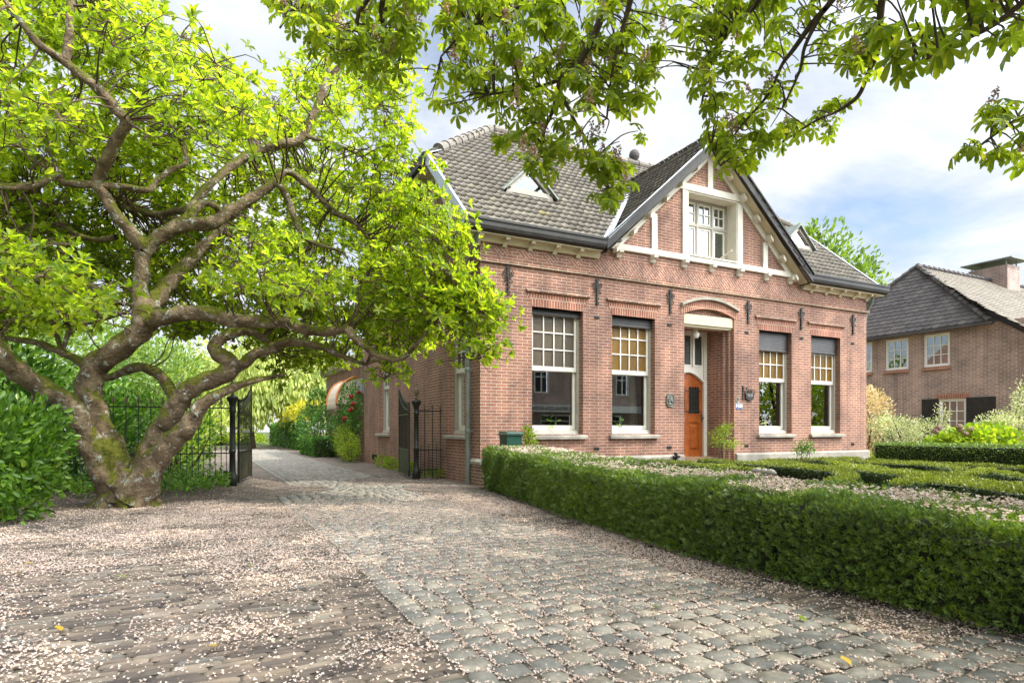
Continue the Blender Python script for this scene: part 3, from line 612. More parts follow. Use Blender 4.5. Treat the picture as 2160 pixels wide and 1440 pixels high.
def dormer(xc):
    y0, zb, h, hw = .93, 5.98, .56, .56; zt = zb+h; yb = (zt-5.1)/.9
    mb = MB(); 
    mb.bar((xc-hw+.04, y0, zb+.05), (xc+hw-.04, y0, zb+.05), .07, .10); mb.bar((xc-hw+.02, y0, zb+.07), (xc, y0, zt-.02), .07, .08); mb.bar((xc+hw-.02, y0, zb+.07), (xc, y0, zt-.02), .07, .08)
    mb.box(xc-hw+.02, xc-hw+.12, y0-.03, y0+.2, zb-.12, zb+.1); mb.box(xc+hw-.12, xc+hw-.02, y0-.03, y0+.2, zb-.12, zb+.1); mb.box(xc-hw, xc+hw, y0-.02, y0+.12, zb-.04, zb+.02)
    d = mb.build('dormer', M['frame'], HOUSE)
    mb = MB(); mb.prism([(xc-hw+.1, zb+.09), (xc+hw-.1, zb+.09), (xc, zt-.08)], 1, y0+.02, y0+.03); mb.build('pane', M['glass_up'], d)
    mb = MB(); mb.prism([(xc-hw+.1, zb+.09), (xc+hw-.1, zb+.09), (xc, zt-.08)], 1, y0+.06, y0+.07); mb.build('blind', M['zinc'], d)  # grey backing sheet added behind the pane so it looks less bright
    mb = MB()
    for s in (-1, 1): mb.add([(xc+s*(hw+.10), y0-.10, zb+.02), (xc, y0-.10, zt+.10), (xc, yb+.15, zt+.10), (xc+s*(hw+.10), 1.15, zb+.10), (xc+s*(hw+.10), y0-.10, zb-.02), (xc, y0-.10, zt+.05), (xc, yb+.15, zt+.05), (xc+s*(hw+.10), 1.15, zb+.06)], [(0, 1, 2, 3), (4, 5, 6, 7), (0, 1, 5, 4), (3, 2, 6, 7), (0, 3, 7, 4)])
    mb.build('dormer_roof', M['zinc'], d)
dormer(1.55); dormer(9.87)
# --- wall anchors, vents
def anchor_mb(xf):
    mb = MB(xf); mb.bbox(-.017, .017, -.035, .0, -.27, .27, .006)
    for z, r in ((.235, .032), (-.235, .026), (.09, .035), (.16, .03), (-.14, .024), (-.05, .022)):
        mb.tube([(r*1.15*math.cos(t*math.pi/5), -.03, z+r*math.sin(t*math.pi/5)) for t in range(11)], .011, 5)
    for s in (-1, 1):
        P = [(s*.02, 0.02), (s*.06, .03), (s*.10, .07), (s*.11, .12), (s*.08, .15), (s*.06, .12), (s*.075, .10)]
        mb.tube([(x, -.025, z+.03) for x, z in P], .010, 5); mb.tube([(x*.8, -.025, .03-z*.5) for x, z in P[:5]], .009, 5)
    return mb
for x, z in ((.572, 3.888), (2.617, 3.875), (4.555, 3.85), (6.936, 3.83), (8.788, 3.82), (10.818, 3.83)): anchor_mb(lambda a, b, c, x=x, z=z: (x+a, b, z+c)).build('wall_anchor', M['iron'], HOUSE)
for y in (2.12, 3.885, 5.6): anchor_mb(lambda a, b, c, y=y: (b, y+a, 3.77+c)).build('wall_anchor', M['iron'], HOUSE)
for x, z in ((2.62, 3.35), (4.54, 3.345), (6.90, 3.34), (8.818, 3.335), (10.818, 3.33), (2.61, .65), (4.536, .65), (6.898, .655), (10.818, .655)):
    mb = MB(); mb.bbox(x-.065, x+.065, -.012, .01, z-.03, z+.03, .004)
    for k in range(4): mb.box(x-.045+k*.026, x-.033+k*.026, -.016, -.011, z-.022, z+.022)
    mb.build('air_vent', M['iron'], HOUSE)
for y in (5.0, 7.9):
    mb = MB(SIDE); mb.bbox(y-.25, y+.25, -.02, .01, .14, .30, .006)
    for k in range(8): mb.box(y-.2+k*.055, y-.185+k*.055, -.026, -.018, .16, .28)
    mb.build('air_vent', M['iron'], HOUSE)
# --- rear wing beyond the side wall
mb = MB(); mb.box(.30, 6.0, D+.31, 17.8, -.1, 3.45); mb.build('rear_wing_wall', M['brick'], HOUSE)
mb = MB(); mb.box(.05, 6.1, D+.31, 17.9, 3.45, 3.52)
mk = MB()
for k in range(26): mk.box(.10, .30, D+.45+k*.34, D+.55+k*.34, 3.34, 3.45)
each(mk, 'eaves_bracket', M['soffit'], HOUSE)
mb.box(.0, 6.1, D+.31, 17.9, 3.52, 3.64); mb.build('rear_wing_eaves', M['soffit'], HOUSE)
mb = MB(); mb.prism([(.0, 3.645), (6.1, 3.645), (3.05, 5.2)], 1, D+.31, 17.9); mb.build('rear_wing_roof', M['tile'], HOUSE)
mb = MB(); mb.box(11.4, 11.95, 2.3, 3.3, 2.35, 2.5); mb.box(11.4, 11.88, 2.34, 3.26, 2.22, 2.35); mb.box(11.4, 11.8, 2.4, 3.2, -.1, 2.22); mb.build('side_bay', M['stone'], HOUSE)
# ------------------------------------------------------------------ things on and in the house
mb = MB(); mb.lathe([(.0, .06), (.03, .063), (.065, .085), (.085, .135), (.08, .18), (.055, .222), (.045, .235)], (5.62, .33, 3.10), 18)
lamp = mb.build('porch_lamp', M['white_glass'], None, True, org=(5.62, .33, 3.10), label='white glass globe lamp under the lintel above the orange front door', cat='lamp')
mb = MB(); mb.lathe([(.055, 0), (.06, .02), (.05, .05), (.065, .06), (.065, .07)], (5.62, .33, 3.335), 14); mb.build('fitting', M['cream'], lamp)
mb = MB(); n = 20                               # relief plaque
pts = [(4.554+.105*math.copysign(abs(math.cos(t))**.6, math.cos(t)), 1.683+.135*math.copysign(abs(math.sin(t))**.6, math.sin(t))) for t in [2*math.pi*i/n for i in range(n)]]
mb.prism(pts, 1, -.02, .0)
for i in range(n):
    a, b = pts[i], pts[(i+1) % n]; mb.tube([(a[0], -.02, a[1]), (b[0], -.02, b[1])], .012, 5)
for cx, cz, rx, rz in ((4.56, 1.70, .035, .06), (4.565, 1.765, .024, .026), (4.52, 1.66, .03, .035), (4.50, 1.705, .018, .02), (4.54, 1.60, .06, .03), (4.60, 1.66, .022, .045)):
    vs = [(cx+rx*math.cos(a)*math.cos(e), -.02-.022*math.sin(e), cz+rz*math.sin(a)*math.cos(e)) for e in (0, .5, 1.0, 1.5) for a in [2*math.pi*k/10 for k in range(10)]]
    mb.add(vs, [(r*10+k, r*10+(k+1) % 10, r*10+10+(k+1) % 10, r*10+10+k) for r in range(3) for k in range(10)] + [tuple(range(30, 40))])
mb.build('relief_plaque', M['bronze'], org=(4.554, 0, 1.683), label='dark bronze relief plaque on the brick beside the front door', cat='plaque')
sg = thing('hanging_sign', 'small black shield-shaped sign hanging from a scrolled iron wall bracket', 'sign', (6.78, 0, 1.9))
mb = MB(); mb.bbox(6.75, 6.785, -.02, 0, 1.74, 2.09, .004); mb.tube([(6.768, -.03, 1.955), (6.95, -.03, 1.965), (7.12, -.03, 1.975), (7.16, -.03, 1.985)], .011, 6)
mb.tube([(6.768+.05+.05*math.cos(t), -.03, 2.0+.045*math.sin(t)) for t in np.linspace(3.4, -2.2, 14)], .007, 5); mb.tube([(6.87, -.03, 2.03), (6.94, -.03, 2.01), (7.0, -.03, 1.98), (7.05, -.03, 2.0), (7.03, -.03, 2.02)], .007, 5); mb.build('bracket', M['iron'], sg)
mb = MB(); sh = [(6.80, 1.93), (6.835, 1.905), (6.90, 1.915), (6.965, 1.93), (7.03, 1.915), (7.095, 1.905), (7.13, 1.93), (7.10, 1.86), (7.095, 1.79), (7.05, 1.755), (6.965, 1.725), (6.88, 1.755), (6.835, 1.79), (6.83, 1.86)]
mb.prism(sh, 1, -.045, -.025); mb.box(6.885, 6.90, -.038, -.028, 1.91, 1.965); mb.box(7.03, 7.045, -.038, -.028, 1.91, 1.97); pl = mb.build('sign_board', M['black'], sg)
mb = MB(); rr = random.Random(4)                # two lines of small white script
for z, xa, xb in ((1.865, 6.865, 7.06), (1.825, 6.91, 7.05)):
    x = xa
    while x < xb: w = rr.uniform(.006, .013); h = rr.choice((.018, .018, .03)); mb.box(x, x+w*.6, -.0475, -.0455, z, z+h); mb.box(x, x+w, -.0475, -.0455, z+.0, z+.005); x += w+rr.choice((.004, .004, .012))
mb.build('lettering', M['white'], pl)
nm = thing('house_number', 'small oval grey house number plate reading 9 above two blue shields', 'number plate', (6.598, 0, 1.75))
mb = MB(); mb.prism([(6.598+.045*math.cos(2*math.pi*i/16), 1.75+.075*math.sin(2*math.pi*i/16)) for i in range(16)], 1, -.012, 0); mb.build('plate', M['stone'], nm)
mb = MB(); mb.tube([(6.598+.02*math.cos(t), -.016, 1.768+.022*math.sin(t)) for t in np.linspace(0, 2*math.pi, 12)] + [(6.616, -.016, 1.74), (6.605, -.016, 1.715), (6.585, -.016, 1.712)], .006, 5); mb.build('numeral', M['iron'], nm)
def shield(name, label, x0, kind):
    t = thing(name, label, 'wall badge', (x0+.045, 0, 1.6))
    mb = MB(); mb.prism([(x0, 1.66), (x0+.09, 1.66), (x0+.09, 1.55), (x0+.045, 1.50), (x0, 1.55)], 1, -.010, 0); mb.build('plate', M['white'], t)
    mb = MB(); y = (-.013, -.009)
    if kind: mb.prism([(x0+.003, 1.657), (x0+.087, 1.657), (x0+.045, 1.61)], 1, *y); mb.prism([(x0+.045, 1.60), (x0+.087, 1.552), (x0+.045, 1.504), (x0+.003, 1.552)], 1, *y)
    else: mb.prism([(x0+.003, 1.657), (x0+.087, 1.657), (x0+.087, 1.64), (x0+.003, 1.64)], 1, *y); mb.prism([(x0+.003, 1.56), (x0+.087, 1.56), (x0+.087, 1.55), (x0+.045, 1.504), (x0+.003, 1.55)], 1, *y); mb.box(x0+.035, x0+.042, y[0], y[1], 1.56, 1.62)
    mb.build('emblem', M['blue'], t)
    if not kind: mb = MB(); mb.box(x0+.044, x0+.06, -.014, -.009, 1.60, 1.63); mb.box(x0+.052, x0+.06, -.014, -.009, 1.565, 1.60); mb.build('emblem', M['gold'], t)
shield('heritage_shield', 'blue and white shield badge with diagonal halves under the house number', 6.548, 1)
shield('wall_badge', 'blue and white pennant badge with a small orange figure on the brick wall', 6.66, 0)
mb = MB(); mb.tube([(4.62, -.12, .30), (4.62, -.12, .52)], .035, 8); mb.tube([(4.55, -.12, .45), (4.72, -.12, .45)], .028, 8); mb.tube([(4.62, -.12, .45), (4.62, -.2, .45)], .02, 8); mb.lathe([(.04, 0), (.05, .02), (.03, .05)], (4.62, -.12, .50), 10); mb.box(4.60, 4.64, -.12, .0, .40, .44)
v = mb.build('water_valve', M['iron'], org=(4.62, -.1, .3), label='black and red outdoor water valve on the plinth left of the door', cat='valve')
mb = MB(); mb.lathe([(.0, 0), (.035, .005), (.035, .025), (0, .03)], (4.73, -.12, .435), 10); mb.build('handwheel', M['rose'], v)
def curtain(name, label, x0, x1, y, z0, z1, mat, waves):
    mb = MB(); n = waves*6
    for i in range(n):
        a, b = x0+(x1-x0)*i/n, x0+(x1-x0)*(i+1)/n
        mb.quad((a, y+.03*math.sin(i*math.pi/3), z0), (b, y+.03*math.sin((i+1)*math.pi/3), z0), (b, y+.03*math.sin((i+1)*math.pi/3), z1), (a, y+.03*math.sin(i*math.pi/3), z1))
    mb.build(name, mat, org=((x0+x1)/2, y, z0), label=label, cat='curtain')
curtain('curtain', 'cream curtain inside the second window from the left', 3.84, 4.20, .48, .9, 3.5, M['curtain'], 5)
curtain('curtain', 'brown curtain inside the window just right of the doorway', 8.16, 8.56, .48, .9, 3.5, M['curtain_b'], 6)
curtain('curtain', 'brown gathered curtain inside the rightmost ground floor window', 9.86, 10.42, .50, .9, 3.5, M['curtain_b'], 7)
def potted(x, y, z, label, mat, h=.28, n=60, grp='potted plants on the window ledges'):
    t = thing('potted_plant', label, 'potted plant', (x, y, z), grp)
    mb = MB(); mb.lathe([(.06, 0), (.085, .10), (.09, .115), (.09, .125), (.075, .125)], (x, y, z), 14); mb.build('pot', M['pot'], t)
    d = rdir(n, 1.0); leafobj('foliage', scatter(leaf_t(.55), np.array((x, y, z+.12))+d*RNG.uniform(.02, h*.7, (n, 1))*np.array((1, 1, 1.1)), frames(d+rdir(n)*.6, rdir(n, 1)), RNG.uniform(.07, .13, n)), M[mat], t)
mb = MB(); 
for a, b in FW: mb.box(a, b, .30, .46, .94, .98)
each(mb, 'window_ledge', M['sash'], HOUSE)
potted(1.72, .37, .98, 'green leafy plant in a cream pot inside the leftmost front window', 'laurel')
potted(3.42, .37, .98, 'green fern-like plant in a cream pot inside the second front window', 'shrub')
potted(7.66, .37, .98, 'pale grey-green plant inside the window right of the doorway', 'varie', .22, 90)
# awning and wall lamp on the rear wing
aw = thing('awning', 'rounded cream awning with orange trim over the rear wing window', 'awning', (.3, 12.4, 2.5))
y0, y1 = 11.5, 13.3; n = 7
prof = [(.30-.75*math.sin(i/n*math.pi/2), 1.95+.95*math.cos(i/n*math.pi/2)) for i in range(n+1)]
mb = MB()
for (a, c), (b, d) in zip(prof, prof[1:]): mb.quad((a, y0, c), (a, y1, c), (b, y1, d), (b, y0, d))
for y in (y0, y1): mb.add([(.30, y, 1.95)] + [(a, y, c) for a, c in prof], [(0, i, i+1) for i in range(1, n+1)])
mb.build('canopy', M['awn'], aw)
mb = MB()
for y in (y0-.01, y1+.01): mb.tube([(a-.01, y, c+.01) for a, c in prof], .045, 6)
each(mb, 'trim', M['awn_o'], aw)
mb = MB(); k = 40
for i in range(k): a = y0+(y1-y0)*i/k; mb.quad((prof[-1][0]-.005, a, 1.95), (prof[-1][0]-.005, a+(y1-y0)/k*.8, 1.95), (prof[-1][0]-.01, a+(y1-y0)/k*.7, 1.80-.03*(i % 2)), (prof[-1][0]-.01, a+.01, 1.80-.03*(i % 2)))
mb.build('fringe', M['awn'], aw)
mb = MB(); mb.box(.22, .30, 10.55, 11.15, 2.27, 2.80); mb.build('meter_box', M['lead'], org=(.26, 10.85, 2.27), label='pale grey cabinet on the rear wing wall beside the awning', cat='cabinet')
wl = thing('wall_lamp', 'white bulb lamp on a black bracket at the corner of the side wall', 'lamp', (.0, 8.75, 3.1))
mb = MB(); mb.tube([(.0, 8.75, 3.0), (-.12, 8.75, 3.16), (-.2, 8.75, 3.16)], .012, 6); mb.lathe([(.02, 0), (.09, .0), (.03, .07), (.0, .08)], (-.2, 8.75, 3.13), 12); mb.build('bracket', M['iron'], wl)
mb = MB(); mb.lathe([(.0, 0), (.05, .02), (.06, .07), (.03, .13)], (-.2, 8.75, 3.0), 12); mb.build('bulb', M['white_glass'], wl, True)
# ================================================================== LIGHT AND SKY
SUN_E, SUN_H = R(50), np.array((.70, -.714))
SUN_H = SUN_H/np.linalg.norm(SUN_H)
sdir = np.array((math.cos(SUN_E)*SUN_H[0], math.cos(SUN_E)*SUN_H[1], math.sin(SUN_E)))
ld = bpy.data.lights.new('sun', 'SUN'); ld.energy = 3.4; ld.angle = R(.6); ld.color = (1, .93, .80)
sun = bpy.data.objects.new('sun', ld); COL.objects.link(sun); sun.rotation_euler = Vector(-sdir).to_track_quat('-Z', 'Y').to_euler(); sun.location = (6, -14, 20)
w = bpy.data.worlds.new('World'); SC.world = w; w.use_nodes = True; nt = w.node_tree; nt.nodes.clear()
wo = nt.nodes.new('ShaderNodeOutputWorld')
sky = nd(nt, 'TexSky'); sky.sky_type = 'NISHITA'; sky.sun_disc = False; sky.sun_elevation = SUN_E; sky.sun_rotation = math.atan2(SUN_H[0], SUN_H[1]); sky.air_density = 1.0; sky.dust_density = .6
bg = nd(nt, 'Background'); bg.inputs[1].default_value = .15; nt.links.new(sky.outputs[0], bg.inputs[0])
tc = nd(nt, 'TexCoord'); sx = nd(nt, 'SeparateXYZ'); nt.links.new(tc.outputs['Generated'], sx.inputs[0])
zz = nd(nt, 'Math', operation='ADD'); nt.links.new(sx.outputs[2], zz.inputs[0]); zz.inputs[1].default_value = .22
cx = nd(nt, 'CombineXYZ')
for i in (0, 1):
    dv = nd(nt, 'Math', operation='DIVIDE'); nt.links.new(sx.outputs[i], dv.inputs[0]); nt.links.new(zz.outputs[0], dv.inputs[1]); nt.links.new(dv.outputs[0], cx.inputs[i])
mp = nd(nt, 'Mapping'); nt.links.new(cx.outputs[0], mp.inputs[0]); mp.inputs['Location'].default_value = (3.15, 1.4, 0); mp.inputs['Scale'].default_value = (1, 1, 1)
n1 = noise(nt, 1.15, 7, .56, mp.outputs[0], .25); n2 = noise(nt, 2.1, 6, .6, mp.outputs[0], .3)
cov = ramp(nt, n1, [(.31, (0, 0, 0)), (.52, (1, 1, 1))]); cc = ramp(nt, n2, [(.36, (.66, .74, .86)), (.50, (.86, .91, .98)), (.60, (1.04, 1.04, 1.03))])
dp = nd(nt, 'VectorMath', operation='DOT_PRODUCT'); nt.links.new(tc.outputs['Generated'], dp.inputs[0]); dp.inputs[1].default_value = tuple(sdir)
br = nd(nt, 'MapRange'); nt.links.new(dp.outputs['Value'], br.inputs['Value']); br.interpolation_type = 'SMOOTHSTEP'  # clouds boosted toward the sun, behind the camera, as added fill light
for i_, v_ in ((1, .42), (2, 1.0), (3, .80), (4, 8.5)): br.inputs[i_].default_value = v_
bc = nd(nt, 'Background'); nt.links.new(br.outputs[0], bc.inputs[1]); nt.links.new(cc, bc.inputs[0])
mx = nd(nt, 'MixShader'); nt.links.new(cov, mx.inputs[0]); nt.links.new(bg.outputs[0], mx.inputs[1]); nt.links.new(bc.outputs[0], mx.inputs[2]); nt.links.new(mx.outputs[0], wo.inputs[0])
SC.view_settings.view_transform = 'Standard'; SC.view_settings.look = 'None'; SC.view_settings.exposure = .48; SC.view_settings.gamma = 1; SC.view_settings.use_curve_mapping = False
SC.cycles.max_bounces = 8; SC.cycles.transparent_max_bounces = 12; SC.cycles.use_denoising = True
# ================================================================== GROUND
def vnoise(x, y, s, seed):
    g = np.random.default_rng(seed).random((256, 256)); u = np.asarray(x)/s+90.3; v = np.asarray(y)/s+81.7
    i = np.floor(u).astype(int); j = np.floor(v).astype(int); a = u-i; b = v-j; a = a*a*(3-2*a); b = b*b*(3-2*b)
    f = lambda p, q: g[p % 256, q % 256]
    return (f(i, j)*(1-a)+f(i+1, j)*a)*(1-b)+(f(i, j+1)*(1-a)+f(i+1, j+1)*a)*b
gm_, nt, out = newmat('garden_ground'); n = noise(nt, .8, 6)
col = ramp(nt, n, [(.35, (.075, .06, .04)), (.5, (.06, .075, .025)), (.65, (.05, .09, .02))])
principled(nt, out, col, .95, 0, noise(nt, 30, 5), .8, .03, .2); M['ground'] = gm_
mb = MB(); mb.quad((-250, -250, -.07), (250, -250, -.07), (250, 250, -.07), (-250, 250, -.07)); mb.build('ground', M['ground'], kind='structure')
def sheet(name, poly, z, mat): mb = MB(); mb.add([(x, y, z) for x, y in poly], [tuple(range(len(poly)))]); return mb.build(name, mat, kind='structure')
M['paving'] = brickmat('far_clinker', (.20, .16, .13), (.12, .10, .09), (.10, .085, .06), w=.20, h=.053, ms=.006)
M['asphalt'] = pmat('street_asphalt', (.10, .095, .09), (.075, .07, .068), 6, .9, bscale=120, bstr=.4)
M['gravel'] = pmat('garden_gravel', (.23, .18, .13), (.13, .10, .075), 30, .95, bscale=150, bstr=.8)
sheet('street', [(-60, -26), (60, -26), (60, -12.6), (-60, -12.6)], -.02, M['asphalt'])
sheet('driveway', [(-10.5, -12.6), (-.2, -12.6), (-.2, -.4), (-.0, -.4), (-.0, 30), (-4.6, 30), (-4.6, 3), (-4.3, -.2), (-5.2, -.75), (-10.5, -.85)], -.0115, M['joint'])
sheet('garden_bed', [(.1, -11.8), (19, -11.8), (19, 3), (11.5, 3), (11.5, -.05), (.1, -.05)], -.03, M['gravel'])
sheet('tree_soil', [(-11, -1.1), (-5.0, -.9), (-4.2, -.1), (-4.25, 2.2), (-11, 2.2)], -.008, M['soil'])
# --- paving stones laid one by one where the camera is near
def is_cob(x, y):
    a = (y < .3) & (x > -3.58+.03*np.sin(y)) & (x < np.where(y < -8.7, -.95, -1.48))
    b = (y >= .3) & (x > -3.2) & (x < -1.2) & (y < 24)
    d = ((x+3.55)**2+(y-.9)**2 < .95**2) | ((x+1.15)**2+(y-1.9)**2 < 1.0**2)
    return (a | b) & ~d
def is_brick(x, y):
    t = vnoise(x, y, .7, 5)*.35
    a = (y < -.85+t+.35*np.clip((x+6)/1.5, -1, 1.2)) & (x > -10.5) & (x < -.62)
    b = (y >= -.9) & (x > -4.35+t*.6) & (x < -.06) & ((y > -.35) | (x < -.5))
    return (a | b) & ~is_cob(x, y)
def stones(name, cx, cy, sx, sy, z, dome, mat, rag, seed):
    rng = np.random.default_rng(seed); n = len(cx)
    g = np.array((-1, -.82, 0, .82, 1.)) if dome > .004 else np.array((-1, -.86, .86, 1.))
    k = len(g); gx, gy = np.meshgrid(g, g); gx = gx.ravel(); gy = gy.ravel()
    edge = np.maximum(abs(gx), abs(gy)) > .95; cor = (abs(gx) > .95) & (abs(gy) > .95)
    h = np.where(edge, -1.5*dome-.005, dome*(1-.4*(gx**2+gy**2)))
    ax = np.where(cor, .90 if dome > .004 else .97, 1.)
    X = cx[:, None]+gx*ax*sx[:, None]/2 + rng.normal(0, rag, (n, k*k)); Y = cy[:, None]+gy*ax*sy[:, None]/2 + rng.normal(0, rag, (n, k*k))
    tx = rng.normal(0, .014 if dome > .004 else .012, (n, 1)); ty = rng.normal(0, .016 if dome > .004 else .015, (n, 1))
    Z = z + h[None]*rng.uniform(.7, 1.3, (n, 1)) + rng.normal(0, dome*.25, (n, 1)) + tx*(X-cx[:, None])+ty*(Y-cy[:, None])
    F = np.array([(j*k+i, j*k+i+1, (j+1)*k+i+1, (j+1)*k+i) for j in range(k-1) for i in range(k-1)])
    me = npmesh(name, np.stack((X, Y, Z), -1), (F[None]+np.arange(n)[:, None, None]*k*k).reshape(-1, 4))
    me.polygons.foreach_set('use_smooth', [dome > .004]*len(me.polygons))
    return props(link(name, me, mat), kind='structure')
m, nt, out = newmat('clinker_paver'); g = nd(nt, 'NewGeometry')
col = ramp(nt, g.outputs['Random Per Island'], [(0, (.075, .062, .058)), (.3, (.135, .108, .092)), (.7, (.19, .15, .12)), (.9, (.235, .195, .16)), (1, (.15, .145, .135))])
col = mixc(nt, 1, col, ramp(nt, noise(nt, 1.4, 5), [(.3, (.75, .75, .72)), (.7, (1.15, 1.12, 1.08))]), 'MULTIPLY')
principled(nt, out, col, .8, 0, noise(nt, 90), .35, .004, .3); M['paver'] = m
m, nt, out = newmat('granite_sett'); g = nd(nt, 'NewGeometry')
col = ramp(nt, g.outputs['Random Per Island'], [(0, (.15, .142, .13)), (.35, (.20, .19, .168)), (.7, (.24, .217, .182)), (.9, (.27, .238, .19)), (1, (.18, .152, .125))])
col = mixc(nt, 1, col, ramp(nt, noise(nt, 30, 5, .65), [(.3, (.7, .7, .7)), (.7, (1.2, 1.2, 1.2))]), 'MULTIPLY')
principled(nt, out, col, .85, 0, noise(nt, 70), .5, .005, .25); M['sett'] = m
rng = np.random.default_rng(3)
px_, py_, sx_, sy_ = [], [], [], []
yy = -10.6
while yy < 4.2:
    xs = np.arange(-10.5, 0, .205) + rng.uniform(0, .2); px_.append(xs + rng.normal(0, .003, len(xs))); py_.append(np.full(len(xs), yy)+rng.normal(0, .002, len(xs))); yy += .0575
px_ = np.concatenate(px_); py_ = np.concatenate(py_); u_ = np.linspace(-.0975, .0975, 14); ok = is_brick(px_[:, None]+u_, py_[:, None]+0*u_); k = ok.sum(1) >= 3; px_, py_, ok = px_[k], py_[k], ok[k]
lo_ = u_[ok.argmax(1)]; hi_ = u_[13-ok[:, ::-1].argmax(1)]; px_ = px_+(lo_+hi_)/2; pl_ = hi_-lo_
py2 = py_
stones('brick_paving', px_, py2, pl_, np.full(len(px_), .0475), .0, .0016, M['paver'], .0012, 5)
cx_, cy_, cs, ct = [], [], [], []
yy = -10.2; row = 0
while yy < 24:
    hrow = rng.uniform(.125, .15); ym = yy+hrow/2; xl, xr = (-3.2, -1.2) if ym >= .3 else (-3.58+.03*math.sin(ym), -.95 if ym < -8.7 else -1.48); nn_ = int(round((xr-xl)/.148)); q_ = rng.uniform(.8, 1.25, nn_); q_ = q_/q_.sum()*(xr-xl); x = xl
    for wd in q_:
        cx_.append(x+wd/2); cy_.append(yy+hrow/2); cs.append(wd-.022); ct.append(hrow-.02); x += wd
    yy += hrow
cx_, cy_, cs, ct = map(np.array, (cx_, cy_, cs, ct)); k = is_cob(cx_, cy_); cx_, cy_, cs, ct = cx_[k], cy_[k], cs[k], ct[k]
stones('cobble_paving', cx_, cy_, cs, ct, .004, .0042, M['sett'], .004, 6)
sheet('driveway_far', [(-4.4, 4.2), (-3.22, 4.2), (-3.22, 24.2), (-1.18, 24.2), (-1.18, 4.2), (-.05, 4.2), (-.05, 29), (-4.4, 29)], -.004, M['paving'])
# --- fallen chestnut blossom
rng = np.random.default_rng(21)
RES = .012; GX0, GY0 = -10.6, -10.6; gw_, gh_ = int(10.6/RES), int(11.5/RES); top = np.zeros((gw_, gh_), bool)
for a, b, c, d in zip(cx_, cy_, cs, ct):
    if b < .8:
        i0, i1 = int((a-c*.43-GX0)/RES), int((a+c*.43-GX0)/RES); j0, j1 = int((b-d*.43-GY0)/RES), int((b+d*.43-GY0)/RES); top[max(i0, 0):i1, max(j0, 0):j1] = True
N = 640000
x = rng.uniform(-10.3, -.3, N); y = rng.uniform(-10.2, 3.6, N)
nn = .5*vnoise(x+.25*y, y, .55, 8)+.3*vnoise(x, y, .22, 9)+.2*vnoise(x, y, 1.6, 10)
fall = np.clip((-.9-y)/1.2, .0, 1)*np.clip((x+11)/2, .3, 1)+.045
edge = np.exp(-((y+1.0-.3*np.clip(x+5.5, -1, 1.3))/.35)**2)*(x < -4.3)*.5
dens = np.clip((nn-.35)*2.4, .11, .8)*fall + edge*.5
incob = is_cob(x, y); onpave = incob | is_brick(x, y)
ii = np.clip(((x-GX0)/RES).astype(int), 0, gw_-1); jj = np.clip(((y-GY0)/RES).astype(int), 0, gh_-1); ontop = top[ii, jj] & (y < .8)
dens = np.where(incob & (y < .8), np.where(ontop, dens*np.clip(.34+(y+3.5)*.07, .10, .34)+.012*fall, np.clip(dens*1.6+.28*fall, 0, 1)), dens)
soil = (~onpave) & (y > -1.4) & (x < -4.0); dens = np.where(onpave, dens, np.where(soil, dens*.35+.02, .12*fall))
k = rng.random(N) < dens*1.0
x, y, incob, ontop = x[k], y[k], incob[k], ontop[k]
def blossom_t(rnd):
    ps = []
    for i in range(3):
        v, f = kite_t(.75, .22); v = rotx(v, rnd.uniform(.1, .9)); ps.append((rotz(v, i*2.1+rnd.uniform(-.5, .5)), f))
    return merge_t(ps)
def blossoms(name, P, S, org=None, **kw):
    parts = []; rnd = random.Random(3)
    for q in range(4):
        sel = np.arange(len(P)) % 4 == q; a = rng.uniform(0, 6.28, sel.sum())
        parts.append(scatter(blossom_t(rnd), P[sel], frames(np.stack((np.cos(a), np.sin(a), rng.normal(0, .25, len(a))), 1), np.array((0, 0, 1.))+rng.normal(0, .25, (len(a), 3))), S[sel]))
    return leafobj(name, cat(parts), M['petal'], None, org, kind='stuff', **kw)
z = np.where(incob, np.where(ontop, .016, .002), .006)+rng.uniform(0, .006, len(x))
blossoms('fallen_blossom', np.stack((x, y, z), 1), rng.uniform(.0065, .013, len(x)), label='pale pink chestnut blossom littering the driveway paving', cat='petals')
# --- a few fallen leaves
for i, (px, py, mt) in enumerate(((130, 1338, 0), (75, 1192, 0), (268, 1222, 1), (535, 1196, 1), (1018, 1099, 0), (1140, 1167, 1), (1225, 1226, 0), (1795, 1411, 0), (445, 1368, 0), (1700, 1318, 1), (1390, 1285, 1), (38, 1216, 0))):
    d = 1.05*FPX/(py-905); p = ray(px, py, d); p[2] = .02
    a = RNG.uniform(0, 6); v, f = scatter(leaf_t(.5, .12, .1), p[None], frames(np.array([(math.cos(a), math.sin(a), .1)]), np.array([(.15, .1, 1.)])), .075)
    o = leafobj('fallen_leaf', (v, f), M['autumn' if mt == 0 else 'lime'], None, p, label=('yellow' if mt == 0 else 'green')+' fallen leaf lying among the blossom on the driveway', cat='leaf', group=('yellow' if mt == 0 else 'green')+' leaves fallen on the driveway')
